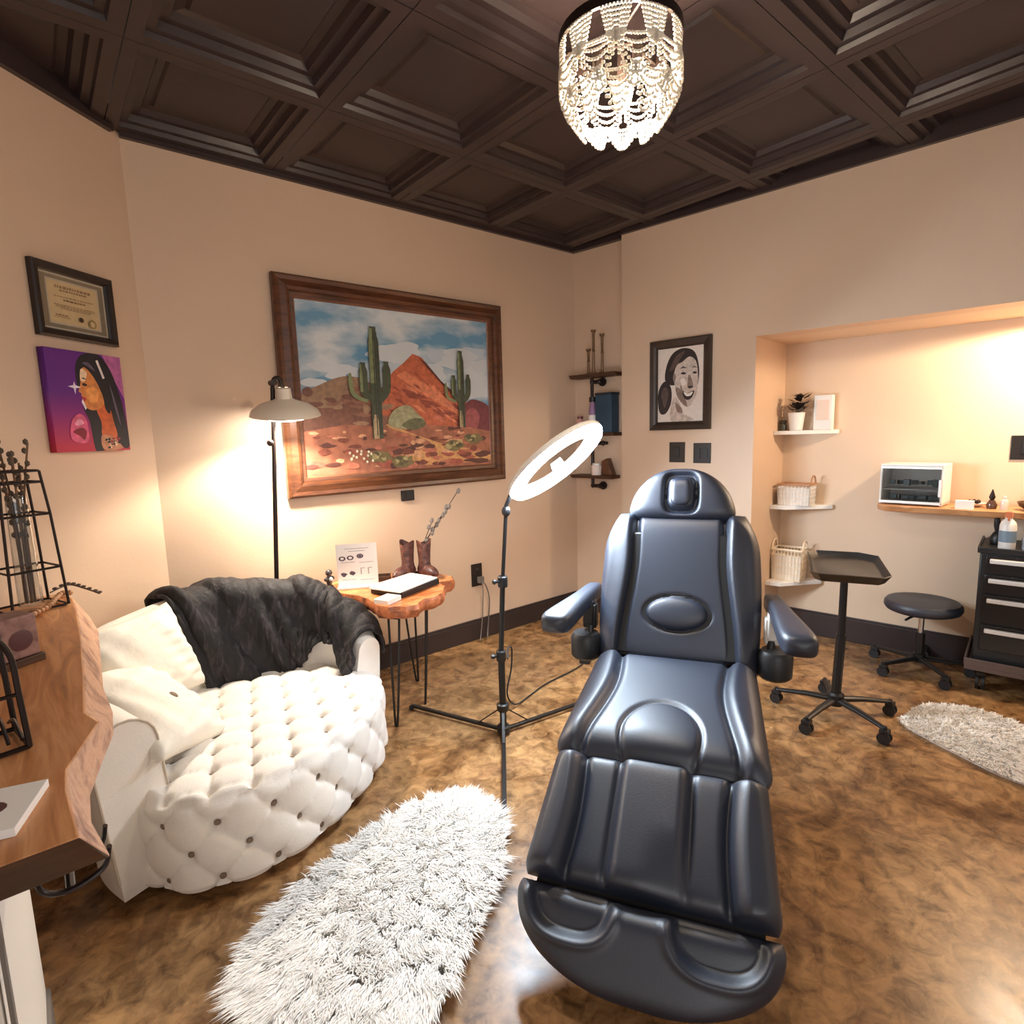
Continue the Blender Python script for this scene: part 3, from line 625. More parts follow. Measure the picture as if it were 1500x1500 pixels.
for j in range(0, 4):
    z = .06+j*TC
    if z > SZ-.02: break
    for i in range(int(PER/SA)):
        s = (i+(j % 2)*.5)*SA
        k = min(range(NP), key=lambda q: abs(acc[q]-s))
        if fo[k].y > .02 and j < 3: continue          # the hidden side against the wall
        if nb < 60: button(fo[k]-nrm[k]*.012+Vector((0, 0, z)), nrm[k]); nb += 1
for i in range(-5, 6):
    for j in range(-8, 9):
        x2, y2 = (i+(j % 2)*.5)*.165, j*.088
        p = Vector((x2*ca-y2*sa, x2*sa+y2*ca, 0))
        # inside outline, away from the edge?
        dirs = p-cen
        a = math.atan2(dirs.y, dirs.x); k = min(range(NP), key=lambda q: abs(((math.atan2((fo[q]-cen).y, (fo[q]-cen).x)-a+PI) % (2*PI))-PI))
        if dirs.length < (fo[k]-cen).length-.05 and nb < 96:
            button((p.x, p.y, SZ+.0), (0, 0, 1)); nb += 1
# curved back: swept from the left front arm round to the low right end
bp_ = crom([(x-SX, y-SY, 0) for x, y in [(-2.99, -1.075), (-3.05, -.90), (-3.045, -.66), (-2.93, -.47), (-2.72, -.345), (-2.47, -.315), (-2.26, -.38), (-2.13, -.50), (-2.085, -.67)]], 10)
NB_ = len(bp_); hz = [.57, .60, .665, .70, .715, .705, .67, .585, .46]
def backh(u):
    x = u*(len(hz)-1); i = min(int(x), len(hz)-2); f = x-i; f = f*f*(3-2*f)
    return hz[i]*(1-f)+hz[i+1]*f
def backframe(i):
    d = (bp_[min(i+1, NB_-1)]-bp_[max(i-1, 0)]).normalized(); return bp_[i], Vector((-d.y, d.x, 0))*1.0
cen2 = Vector((0, -.05, 0))
def backpt(i, w, extra=0.0):     # w 0..1 : outside bottom -> over the top -> inside bottom
    p, n = backframe(i)
    if n.dot(cen2-p) < 0: n = -n         # n points inward
    h = backh(i/(NB_-1)); lean = .055*(h-.3)/.4
    th = .058+.03*sstep(.22, .0, i/(NB_-1))
    zb = .04
    if w < .38: q = w/.38; off, z = -th-lean*q-extra, zb+(h-th-zb)*q
    elif w < .62:
        a = PI*(w-.38)/.24; off, z = -lean-math.cos(a)*(th+extra), h-th+math.sin(a)*(th+extra)
    else: q = (w-.62)/.38; off, z = -lean*(1-q)+th+extra, h-th-(h-th-.30+.26*sstep(.16, .0, i/(NB_-1)))*q
    return p+n*off+Vector((0, 0, z))
b = MB()
V = b.grid(lambda u, v: backpt(round(u*(NB_-1)), v), NB_, 40)
b.face([V[0][j] for j in range(40)]); b.face([V[-1][j] for j in range(40)][::-1])
b.build('backrest', M_velvet, t, sharp=50)
b = MB(); b.tube([backpt(0, w/40*.98, .002) for w in range(2, 39)], .004, 6); b.build('piping', mat('ivory_piping', rgb(206, 192, 176), .7), t)
for x, y in ((-2.95, -1.05), (-2.3, -.95), (-2.9, -.6), (-2.25, -.5)):
    b = MB(); b.cyl((x-SX, y-SY, 0), (x-SX, y-SY, .05), .02, .026, 14); b.build('foot', M_blackwood, t)

# throw draped over the back
b = MB(); i0, i1 = .47, 1.0
def throwpt(u, v):
    x = (i0+(i1-i0)*u)*(NB_-1); ia = int(min(x, NB_-2)); f = x-ia
    # inner hem: long at the left, lifting toward the right, dropping again over the end
    low = .985 - .0*u
    if u > .48: low = .985-.20*sstep(.48, .70, u)
    if u > .80: low = .785+.19*sstep(.80, .90, u)
    lo = .24-.10*math.sin(u*5)
    if u < .10: low = .62+.365*sstep(-.02, .10, u)
    w = lo+(low-lo)*v
    fold = .022*math.sin(20*u-11*v+2*math.sin(5*u))+.012*math.sin(37*u-16*v+1)+.006*math.sin(70*u-25*v)+.003*math.sin(160*u+13*v)
    ex = .024+max(-.010, fold)*(.35+.65*v)
    p = backpt(ia, w, ex)*(1-f)+backpt(ia+1, w, ex)*f
    return p+Vector((SX, SY, 0))
V = b.grid(throwpt, 110, 70)
o = b.build('throw_blanket', M_throw, sharp=80)
sm = o.modifiers.new('thick', 'SOLIDIFY'); sm.thickness = .014; sm.offset = 1.0
tag(o, 'black plush throw draped over the back of the white sofa', 'blanket')

# pillows
def cushion_thing(name, label, loc, rot, w, h, th, seed, with_button=False):
    t = thing(name, label, 'pillow', loc); t.rotation_euler = rot
    rnd = random.Random(seed); ph = [rnd.uniform(0, 6) for _ in range(6)]
    b = MB()
    def pt(u, v, s):
        x, y = 2*u-1, 2*v-1
        k = 1-.07*(1-abs(y)**2)*(abs(x)**2.5); k2 = 1-.07*(1-abs(x)**2)*(abs(y)**2.5)
        e = (max(0, 1-abs(x)**2.6)*max(0, 1-abs(y)**2.6))**.5
        wr = .010*math.sin(9*x+5*y+ph[0])*e*(abs(x)**1)+.007*math.sin(17*y-6*x+ph[1])*e*abs(y)+.006*math.sin(26*y+3*x+ph[2])*e*max(0, x)
        return Vector((x*w/2*k, y*h/2*k2, s*(th/2*e**.8)+wr))
    A = b.grid(lambda u, v: pt(u, v, 1), 40, 40); B = b.grid(lambda u, v: pt(u, v, -1), 40, 40)
    b.build('cover', M_pillow, t, sharp=120, weld=True)
    if with_button:
        b = MB(); b.ball((.0, -.03, th/2*.97), .017, 2, (1, 1, .5)); b.build('button', M_button, t)
    return t
cushion_thing('throw_pillow', 'white pillow standing against the sofa back, behind the front pillow and beside the throw', (-2.90, -.56, .56), (math.radians(66), 0, math.radians(38)), .40, .36, .14, 3)
cushion_thing('throw_pillow', 'white pillow with a button lying tilted on the sofa seat against the left arm', (-2.925, -.82, .475), (math.radians(36), math.radians(18), math.radians(52)), .42, .40, .16, 5, True)

# ================================================================== FUR RUGS
def fur_rug(name, label, outline, nstr, length, seed, group=None):
    rnd = random.Random(seed)
    po = crom([(x, y, 0) for x, y in outline], 8, True); n = len(po)
    cx, cy = sum(p.x for p in po)/n, sum(p.y for p in po)/n
    t = thing(name, label, 'rug', (cx, cy, 0))
    P2 = [(p.x-cx, p.y-cy) for p in po]
    b = MB(); b.slab([(x*.95, y*.95) for x, y in P2], .001, .012); b.build('hide', M_furback, t)
    def inside(x, y):
        c = False; j = n-1
        for i in range(n):
            xi, yi = P2[i]; xj, yj = P2[j]
            if (yi > y) != (yj > y) and x < (xj-xi)*(y-yi)/(yj-yi)+xi: c = not c
            j = i
        return c
    xs = [p[0] for p in P2]; ys = [p[1] for p in P2]
    tufts = []
    for _ in range(900):
        x, y = rnd.uniform(min(xs), max(xs)), rnd.uniform(min(ys), max(ys)); a = rnd.uniform(0, 2*PI); tufts.append((x, y, math.cos(a), math.sin(a)))
    cell = .07; gridd = {}
    for q in tufts: gridd.setdefault((int(q[0]//cell), int(q[1]//cell)), []).append(q)
    vs, fs = [], []; made = 0
    while made < nstr:
        x, y = rnd.uniform(min(xs), max(xs)), rnd.uniform(min(ys), max(ys))
        if not inside(x, y): continue
        made += 1
        best, bd = None, 9
        gx, gy = int(x//cell), int(y//cell)
        for ix in (-1, 0, 1):
            for iy in (-1, 0, 1):
                for q in gridd.get((gx+ix, gy+iy), ()):
                    d = (q[0]-x)**2+(q[1]-y)**2
                    if d < bd: bd, best = d, q
        ox, oy = x, y; rl = math.hypot(ox, oy)+1e-6
        ek = .15+.75*min(1, rl/.42)**3
        dx = (best[2]*.4 if best else 0)+ox/rl*ek-.22+rnd.uniform(-.4, .4); dy = (best[3]*.4 if best else 0)+oy/rl*ek-.30+rnd.uniform(-.4, .4)
        if best: dx += (best[0]-x)*4; dy += (best[1]-y)*4
        l = length*rnd.uniform(.6, 1.15); wd = rnd.uniform(.0012, .0024)
        sx_, sy_ = -dy, dx; sl = math.hypot(sx_, sy_)+1e-6; sx_, sy_ = sx_/sl*wd, sy_/sl*wd
        p0 = (x, y, .011); p1 = (x+dx*l*.22, y+dy*l*.22, .011+l*.30); p2 = (x+dx*l*.75, y+dy*l*.75, .011+l*.38)
        q = len(vs)
        vs += [(p0[0]-sx_, p0[1]-sy_, p0[2]), (p0[0]+sx_, p0[1]+sy_, p0[2]), (p1[0]+sx_, p1[1]+sy_, p1[2]), (p1[0]-sx_, p1[1]-sy_, p1[2]), p2]
        fs += [(q, q+1, q+2, q+3), (q+3, q+2, q+4)]
    me = bpy.data.meshes.new('fur_pile'); me.from_pydata(vs, [], fs); me.materials.append(M_fur)
    me.shade_smooth()
    o = bpy.data.objects.new('fur_pile', me); COL.objects.link(o); o.parent = t; o['kind'] = 'stuff'
    return t
fur_rug('fur_rug', 'shaggy white fur rug on the floor in front of the white sofa', [(-2.88, -1.54), (-2.76, -1.42), (-2.60, -1.335), (-2.40, -1.285), (-2.22, -1.265), (-2.08, -1.30), (-2.00, -1.42), (-2.02, -1.54), (-2.12, -1.68), (-2.26, -1.78), (-2.40, -1.86), (-2.55, -1.95), (-2.70, -1.93), (-2.82, -1.80), (-2.88, -1.67)], 52000, .062, 11)
fur_rug('fur_rug', 'flat white fur rug on the floor in front of the drawer cart', [(-.15, -2.235), (-.03, -2.25), (.07, -2.32), (.12, -2.46), (.07, -2.62), (-.06, -2.78), (-.25, -2.86), (-.42, -2.80), (-.45, -2.66), (-.40, -2.51), (-.33, -2.35), (-.26, -2.24)], 22000, .034, 12)

# ================================================================== TREATMENT CHAIR
t = thing('treatment_chair', 'black padded reclining treatment chair facing the camera', 'chair', (-1.298, -1.753, 0), math.radians(-60.5))
# local frame: x = right as seen from the front of the picture, -y = toward the feet, z up.  s = -y
def cushion(name, s0, z0, s1, z1, L_, hw, T, feat, nu=90, nv=80, back=.035, parent=None, pu=7, pv=9, mats=None):
    d = Vector((0, -(s1-s0), z1-z0)).normalized(); n = Vector((0, d.z, -d.y)).normalized()
    if n.y > 0.0 and abs(n.z) < .98: pass
    n = Vector((1, 0, 0)).cross(d)
    if n.z < 0: n = -n
    st = Vector((0, -s0, z0))
    b = MB()
    def surf(u, v, front):
        uu = 2*u-1; uu = math.copysign(1-(1-abs(uu))**1.5, uu); vv = .5-.5*math.cos(PI*v)
        w = hw(vv); x = uu*w
        e = max(0.0, 1-abs(uu)**pu)**.5*max(0.0, 1-abs(2*vv-1)**pv)**.5
        h = (T*e + feat(x, vv*L_, uu, vv)*min(1, e*1.4)) if front else -back*e
        return st+Vector((x, 0, 0))+d*(vv*L_)+n*h
    b.grid(lambda u, v: surf(u, v, True), nu, nv); b.grid(lambda u, v: surf(u, v, False), nu//2, nv//2)
    A = b
    return b.build(name, mats or M_leather, parent or t, sharp=100)
g = lambda x, x0, w: math.exp(-((x-x0)/w)**2)
# backrest
BS0, BZ0, BS1, BZ1 = .0, .43, -.235, 1.0
BL = math.hypot(BS1-BS0, BZ1-BZ0)
def hw_back(v): return .298+.012*math.sin(PI*min(1, v*1.1))-.05*max(0, (v-.72)/.28)**2.2
def ft_back(x, l, u, v):
    gl = .205-.045*sstep(.05, .75, v)+.012*v
    a = abs(x)-gl
    h = .030*sstep(0, .035, a)*(1-.3*sstep(.03, .09, a)) - .022*g(a, 0, .012)
    h *= 1-.0*v
    ex, el = x/.118, (l-.205)/.066
    r = math.sqrt(ex*ex+el*el)
    h += .022*max(0, 1-r**2.2)**.6 - .012*g(r, 1.05, .09)
    return h
cushion('backrest', BS0, BZ0, BS1, BZ1, BL, hw_back, .055, ft_back, 150, 110, back=.06)
# headrest
def hw_head(v): return .212*(max(0.0, 1-v**2.3))**.5*(1-.10*max(0, (.22-v)/.22)**2)+.002
def ft_head(x, l, u, v):
    r = max(abs(x)/.058, abs(l-.112)/.072); r = ((abs(x)/.06)**4+(abs(l-.112)/.076)**4)**.25
    return -.03*g(r, 1.0, .16)
hd = cushion('headrest', -.215, .975, -.30, 1.19, .225, hw_head, .062, ft_head, 90, 70, back=.04, pu=5, pv=6)
b = MB()
dh = Vector((0, .085, .215)).normalized(); nh = Vector((1, 0, 0)).cross(dh); nh = nh if nh.z > 0 else -nh
def pad(u, v):
    a = 2*PI*u; r = v**.8
    ca_, sa_ = math.cos(a), math.sin(a); k = 1/((abs(ca_)**3.4+abs(sa_)**3.4)**(1/3.4))
    return Vector((0, .215, .975))+Vector((.043*k*ca_*r, 0, 0))+dh*(.112+.06*k*sa_*r)+nh*(.060+.016*(1-r**5)-.03*(r > .99))
b.grid(pad, 40, 12, True); b.build('face_cushion', M_leather, hd, sharp=120)
# seat
SLs, SLz, SEs, SEz = .04, .445, .625, .375
SLn = math.hypot(SEs-SLs, SEz-SLz)
def hw_seat(v): return .292+.02*v-.02*max(0, (v-.93)/.07)**2
def ft_seat(x, l, u, v):
    gl = .205+.02*math.sin(PI*v)*-1+.035*sstep(.3, 1, v)-.01
    a = abs(x)-gl
    h = .017*sstep(0, .04, a)*(1-.3*sstep(.04, .1, a)) - .015*g(a, 0, .013)
    ex, el = x/.115, (l-.50)/.155
    r = math.sqrt(ex*ex+el*el)
    h += .014*max(0, 1-r**2.4)**.6 - .010*g(r, 1.04, .06)
    h -= .03*max(0, (v-.8)/.2)**2
    return h
cushion('seat', SLs, SLz, SEs, SEz, SLn, hw_seat, .062, ft_seat, 150, 100, back=.075, pv=14)
# leg rest
CS0, CZ0, CS1, CZ1 = .615, .365, .905, .178
CL = math.hypot(CS1-CS0, CZ1-CZ0)
def hw_calf(v): return .298+.022*v-.012*max(0, (v-.9)/.1)**2
def ft_calf(x, l, u, v):
    fade = 1-.75*sstep(.5, 1, v)
    a = abs(x)-(.205-.012*math.sin(PI*v)); c = abs(x)-.095
    h = .034*sstep(-.005, .05, a)-.02*g(a, 0, .012)
    h += (.028*sstep(.02, -.03, c)-.016*g(c, .004, .010))*(1-(1-fade)*sstep(-.03, .08, x))
    return h
cushion('leg_rest', CS0, CZ0, CS1, CZ1, CL, hw_calf, .048, ft_calf, 150, 90, back=.05, pv=12)
# foot rest: half moon with two heel hollows
FS0, FZ0, FS1, FZ1 = .922, .180, 1.035, .022
FL = math.hypot(FS1-FS0, FZ1-FZ0)*1.02
def hw_foot(v): return .322*(max(0.0, 1-v**2.6))**.5*(1-.03*max(0, (.15-v)/.15)**2)+.002
def ft_foot(x, l, u, v):
    ex, el = (abs(x)-.175)/.105, (l+.01)/.098
    r = math.sqrt(abs(ex)**2.6+abs(el)**2.6)
    return -.034*sstep(1.12, .82, r)+.006*g(r, 1.2, .12)
cushion('foot_rest', FS0, FZ0, FS1, FZ1, FL, hw_foot, .07, ft_foot, 150, 80, back=.03, pu=6, pv=6)
# arm rests
for sgn in (-1, 1):
    b = MB()
    def armpt(u, v):
        s = -.20+.52*u; w = .034+.022*sstep(.25, 1, u); w *= (max(.0, 1-abs(2*u-1)**14))**.5
        a = 2*PI*v; cx = sgn*(.348+.058*u); th = .034+.006*u
        ca_, sa_ = math.cos(a), math.sin(a); k = 1/((abs(ca_)**4+abs(sa_)**4)**.25)
        tt = (max(0, 1-abs(2*u-1)**14))**.5
        return Vector((cx+w*k*ca_, -s, .675-.008*u+th*k*sa_*tt))
    b.grid(lambda u, v: armpt(u, v), 48, 33); o = b.build('armrest', M_leather, t, sharp=90, weld=True)
    b = MB(); b.box((sgn*.345, .05, .615), (.035, .07, .10)); b.box((sgn*.345, .045, .60), (.055, .05, .10)); b.build('armrest_bracket', M_whitep if sgn > 0 else M_blackm, t, bevel=.006)
    b = MB(); b.lathe([(.05, -.055), (.06, -.045), (.062, .03), (.05, .05)], (sgn*.355, .0, .49), 20); b.build('hinge_cover', M_black, t)
    b = MB(); b.tube([(sgn*.27, .03, .46), (sgn*.34, .01, .52), (sgn*.345, .05, .60)], .016, 10); b.build('support_arm', M_blackm, t)
b = MB(); b.box((0, .085, .70), (.5, .05, .5), m=Matrix.Rotation(math.radians(-22), 3, 'X')); b.build('back_shell', M_black, t, bevel=.012)
b = MB(); b.box((0, -.30, .345), (.46, .5, .05)); b.build('seat_frame', M_blackm, t, bevel=.006)
b = MB(); b.box((0, -.62, .355), (.58, .018, .02)); b.box((0, -.63, .32), (.5, .016, .02)); b.build('hinge_bar', M_black, t)
b = MB(); b.box((0, -.895, .165), (.56, .05, .035), m=Matrix.Rotation(math.radians(35), 3, 'X')); b.build('foot_hinge', M_black, t)
b = MB(); b.box((0, -.22, .19), (.26, .3, .30)); b.build('lift_column', M_whitep, t, bevel=.02)
b = MB(); b.box((0, -.2, .03), (.44, .62, .05)); b.build('base_plate', M_whitep, t, bevel=.02)

# ================================================================== TRAY STAND
def caster(b, p, r=.026):
    p = Vector(p)
    for s in (-1, 1): b.tube([p+Vector((s*.005, 0, r)), p+Vector((s*.018, 0, r))], r, 16)
    b.box(p+Vector((0, 0, 2*r+.004)), (.036, .034, .016)); b.cyl(p+Vector((0, 0, 2*r)), p+Vector((0, 0, 2*r+.026)), .008, n=8)
def star_base(t, R_, rot, mleg, zhub=.085):
    for k in range(5):
        a = rot+2*PI*k/5; d = Vector((math.cos(a), math.sin(a), 0)); e = d*R_
        b = MB(); b.tube([d*.02+Vector((0, 0, zhub)), d*R_*.5+Vector((0, 0, zhub-.004)), e+Vector((0, 0, .066))], [.019, .016, .012], 10, flat=.75)
        lg_ = b.build('leg', mleg, t)
        b = MB(); caster(b, e); b.build('caster', M_black, lg_)
t = thing('tray_stand', 'black instrument tray on a wheeled pole stand right of the treatment chair', 'stand', (-.385, -2.01, 0))
star_base(t, .255, math.radians(103), M_blackm)
b = MB(); b.lathe([(.034, .06), (.036, .075), (.036, .11), (.026, .12)], n=20); b.build('hub', M_blackm, t)
b = MB(); b.cyl((0, 0, .1), (.0, -.01, .40), .021); b.cyl((0, -.01, .40), (-.01, -.015, .70), .016); b.build('pole', M_blackm, t)
b = MB(); Mt = Matrix.Rotation(math.radians(24), 3, 'Z'); tl, tw = .25, .145
poly = [(-tl, -tw*.8), (-tl*.82, -tw), (tl*.75, -tw), (tl, -tw*.5), (tl, tw*.75), (tl*.8, tw), (-tl*.85, tw), (-tl, tw*.8)]
def trp(f, z): return [Mt @ Vector((x*f, y*f, 0))+Vector((-.02, -.02, z)) for x, y in poly]
rg = [[b.bm.verts.new(p) for p in trp(f, z)] for f, z in ((.80, .700), (.88, .704), (1.02, .742), (1.0, .744), (.9, .718), (.86, .714))]
b.face(rg[0][::-1])
for A, B in zip(rg, rg[1:]):
    for k in range(8): b.face([A[k], A[(k+1) % 8], B[(k+1) % 8], B[k]])
b.face(rg[-1]); b.build('tray', mat('worn_black_tray', (.02, .02, .02, 1), .3, noise=.4, scale=9, spec=.7), t, sharp=25)

# ================================================================== STOOL
t = thing('rolling_stool', 'low round black stool on casters under the wooden shelf', 'stool', (.47, -2.115, 0))
star_base(t, .23, math.radians(80), M_blackm, .075)
b = MB(); b.lathe([(.03, .055), (.03, .1), (.024, .105)], n=18); b.cyl((0, 0, .1), (0, 0, .22), .021); b.build('column_sleeve', M_blackm, t)
b = MB(); b.cyl((0, 0, .22), (0, 0, .34), .013); b.build('gas_piston', M_steel, t)
b = MB(); b.lathe([(.05, .335), (.15, .34), (.168, .348), (.178, .365), (.176, .385), (.165, .398), (.13, .404), (0, .405)], n=44); b.build('seat', M_leather, t)
b = MB(); b.tube([(-.03, .01, .325), (-.1, .03, .318), (-.13, .04, .31)], .006, 8); b.build('height_lever', M_black, t)

# ================================================================== DRAWER CART
t = thing('drawer_cart', 'black rolling drawer cart with silver handles below the wooden shelf', 'cart', W(.07, -2.385, 0), BE-PI/2)
CWd, CD = .62, .36         # local x runs to the right in the picture, y runs back to the wall
b = MB(); b.box((CWd/2, CD/2, .43), (CWd, CD, .56)); b.build('cabinet', M_black, t, bevel=.006)
b = MB(); b.box((CWd/2, CD/2, .719), (CWd+.02, CD+.02, .018)); b.box((CWd/2, -.006, .73), (CWd+.02, .01, .02)); b.box((-.006, CD/2, .73), (.01, CD, .02)); b.build('top_tray', M_black, t, bevel=.003)
for k, (z0, z1) in enumerate(((.612, .702), (.512, .605), (.36, .505), (.225, .352))):
    b = MB(); b.box((CWd/2, -.006, (z0+z1)/2), (CWd-.05, .014, z1-z0)); dr = b.build('drawer', mat('gloss_black_drawer', (.012, .01, .011, 1), .25), t, bevel=.003)
    b = MB(); b.box((CWd/2, -.022, z1-.026), (CWd-.08, .018, .022)); b.build('handle', M_silver, dr, bevel=.004)
b = MB(); b.box((CWd/2, CD/2-.01, .13), (CWd+.05, CD+.05, .03)); b.box((CWd/2, -.03, .155), (CWd+.05, .012, .04)); b.box((-.022, CD/2-.01, .155), (.012, CD+.04, .04)); b.build('bottom_rail', mat('greyed_brown_metal', rgb(96, 78, 72), .4), t, bevel=.004)
for x in (.04, CWd-.04):
    for y in (.04, CD-.04):
        b = MB(); caster(b, (x, y, 0), .04); b.build('caster', M_black, t)
# on the cart
def bottle(name, label, loc, r, h, neck, mat_b, mat_c, lab=None, trig=False):
    t = thing(name, label, 'bottle', loc, BE-PI/2)
    b = MB(); b.lathe([(r*.94, 0), (r, .006), (r, h*.62), (r*.85, h*.72), (neck, h*.8), (neck, h*.86)], n=20); b.build('body', mat_b, t)
    b = MB()
    if trig: b.box((0, -.008, h*.93), (.022, .06, .03)); b.tube([(0, -.03, h*.91), (0, -.036, h*.84), (0, -.026, h*.78)], .004, 6); b.cyl((0, 0, h*.85), (0, 0, h*.93), neck*1.05)
    else: b.cyl((0, 0, h*.86), (0, 0, h), neck*1.2)
    b.build('cap', mat_c, t)
    if lab: b = MB(); b.lathe([(r+.001, h*.2), (r+.001, h*.5)], n=20, caps=False); b.build('label_band', lab, t)
    return t
CT = .731
bottle('spray_bottle', 'white spray bottle with an orange nozzle on the drawer cart', W(.115, -2.48, CT), .033, .185, .014, M_whitep, mat('orange_nozzle', rgb(222, 128, 84), .4), mat('blue_grey_label', rgb(120, 140, 156), .5), True)
t = thing('hand_brush', 'black upright brush at left end of the drawer cart top', 'brush', W(.27, -2.44, CT), BE-PI/2)
b = MB(); b.lathe([(.03, 0), (.034, .025), (.022, .05), (.014, .06)], n=16); b.build('bristles', M_black, t); b = MB(); b.tube([(0, 0, .06), (-.004, 0, .09), (-.008, 0, .128)], [.013, .016, .012], 10); b.build('handle', M_blackm, t)
bottle('squeeze_bottle', 'small clear bottle right of the white spray bottle on the cart', W(.14, -2.555, CT), .022, .085, .01, mat('clear_bottle', rgb(206, 216, 226), .15, trans=.5), M_whitep)
t = thing('supply_box', 'flat purple and black supply box at the right on the drawer cart', 'box', W(.22, -2.70, CT), BE-PI/2)
b = MB(); b.box((0, 0, .035), (.2, .14, .07)); b.build('carton', mat('lavender_carton', rgb(150, 140, 160), .5), t, bevel=.003); b = MB(); b.box((0, 0, .078), (.204, .144, .02)); b.build('lid', M_black, t, bevel=.003)

# ================================================================== RECESS: SHELF, STERILIZER, SHELVES
b = MB(); SHZ = .905
edge = [(.44, -1.885), (.36, -1.90), (.25, -1.91), (.19, -1.95), (.175, -2.05), (.19, -2.2), (.17, -2.35), (.185, -2.5), (.165, -2.7), (.18, -2.9), (.17, -3.2), (.44, -3.2)]
o3 = edge
b.prism([(x+(.02 if x < .4 else 0), y, SHZ-.036) for x, y in o3], [(x, y, SHZ) for x, y in o3])
tag(b.build('wooden_shelf', ramp_mat('pale_live_edge_shelf', [(.3, rgb(176, 118, 74)), (.6, rgb(214, 160, 112)), (.8, rgb(190, 134, 90))], 5.0, .35, stretch=(6, .8, 2), distort=1), rot=BE, bevel=.006), 'pale wooden live edge shelf on the recess wall above stool and cart', 'shelf')
t = thing('sterilizer_cabinet', 'white countertop sterilizer cabinet with glass front on the wooden shelf', 'cabinet', W(.235, -2.06, SHZ), BE-PI/2-.10)
w_, d_, h_ = .29, .19, .225
b = MB(); T_ = .012
b.box((0, d_/2, T_/2+.008), (w_, d_, T_)); b.box((0, d_/2, h_-T_/2), (w_, d_, T_)); b.box((-w_/2+T_/2, d_/2, h_/2), (T_, d_, h_-.01)); b.box((w_/2-T_/2, d_/2, h_/2), (T_, d_, h_-.01)); b.box((0, d_-T_/2, h_/2), (w_-.01, T_, h_-.02))
b.build('housing', M_whitep, t, bevel=.003)
b = MB(); b.box((0, d_/2, .085), (w_-.03, d_-.03, .004)); b.build('inner_rack', M_steel, t)
b = MB()
for q in range(7): b.box((-.1+q*.034, .08+.02*math.sin(q*3), .12), (.02, .03, .014+.03*random.random()), q*.7)
for q in range(5): b.box((-.09+q*.045, .07, .04), (.03, .04, .02+.015*random.random()), q*.5)
b.build('tools_inside', mat('grey_instruments', rgb(96, 108, 112), .35, metal=.4), t)
b = MB(); b.box((0, -.004, h_/2), (w_-.02, .005, h_-.03)); gl_ = b.build('glass_door', M_glass, t)
b = MB(); b.box((0, -.009, .018), (w_-.01, .006, .012)); b.box((0, -.009, h_-.018), (w_-.01, .006, .012)); b.box((w_/2-.01, -.009, .1), (.012, .008, .09)); b.build('door_trim', M_silver, gl_)
def small(name, label, cat, loc, fn, mats, rz=BE-PI/2):
    b = MB(); fn(b); return tag(b.build(name, mats, loc=loc, rot=rz, bevel=.0), label, cat)
small('card_box', 'small white box on the wooden shelf right of the sterilizer', 'box', W(.225, -2.30, SHZ), lambda b: b.box((0, 0, .021), (.075, .05, .042)), M_paper)
t = thing('perfume_bottle', 'tiny brown bottle with pointed stopper on the wooden shelf', 'bottle', W(.28, -2.405, SHZ), BE)
b = MB(); b.lathe([(.02, 0), (.024, .02), (.012, .045)], n=14); b.build('body', mat('brown_glass', rgb(86, 60, 46), .2), t); b = MB(); b.lathe([(.008, .045), (.014, .06), (.002, .1)], n=12); b.build('stopper', M_iron, t)
t = thing('ring_dish', 'small dish with trinkets on the wooden shelf behind the white box', 'dish', W(.34, -2.33, SHZ), BE)
b = MB(); b.lathe([(.02, 0), (.05, .014), (.055, .02), (.045, .014), (0, .006)], n=20); b.build('dish', M_whitep, t); b = MB(); [b.ball((.02*math.cos(q*1.3), .02*math.sin(q*1.3), .026), .012, 1) for q in range(5)]; b.build('trinkets', M_iron, t)
bottle('dropper_bottle', 'little pale bottle between the brown stopper bottle and the wooden bowl', W(.25, -2.455, SHZ), .018, .07, .007, mat('pale_glass', rgb(222, 206, 190), .2), M_whitep)
t = thing('wooden_bowl', 'brown wooden bowl of pale shells at the right on the wooden shelf', 'bowl', W(.29, -2.58, SHZ), BE)
b = MB(); b.lathe([(.04, 0), (.07, .02), (.08, .042), (.074, .042), (.06, .02), (0, .012)], n=26); b.build('bowl', M_wooddark, t)
for q in range(9):
    b = MB(); b.ball((.045*math.cos(q*2.4)*(.3+q/12), .045*math.sin(q*2.4)*(.3+q/12), .046+.012*(q % 3)), .021, 1, (1, .8, .7)); sh_ = tag(b.build('shell', random.choice([M_whitep, M_beadw, M_bead]), loc=W(.29, -2.58, SHZ)), 'pale shell in the wooden bowl on the shelf', 'shell', 'shells in the wooden bowl')
# three white corner shelves on the left side of the recess
SH = ((1.325, -1.656, .40), (.86, -1.644, .335), (.375, -1.60, .25))
def corner_shelf(z, yend, xf, label, loc=None):
    b = MB(); b.slab([(NX-.001, NY-.001), (NX-.001, yend), (NX-.035, yend), (xf, NY-.09), (xf-.01, NY-.001)], z-.024, z)
    return tag(b.build('corner_shelf', M_whitep, rot=BE, bevel=.002), label, 'shelf', None)
corner_shelf(1.325, -1.656, .27, 'white corner shelf in the recess holding the potted plant, topmost of three')
corner_shelf(.86, -1.644, .24, 'white corner shelf in the recess holding the lattice basket, middle of three')
corner_shelf(.375, -1.60, .2, 'white corner shelf in the recess holding the wire basket, lowest of three')
t = thing('potted_plant', 'dark leafed small plant in a white pot on the top corner shelf', 'plant', W(.365, -1.43, 1.3252), BE)
b = MB(); b.lathe([(.034, 0), (.038, .004), (.05, .11), (.046, .11), (.04, .09), (0, .09)], n=22); b.build('pot', M_whitep, t)
b = MB()
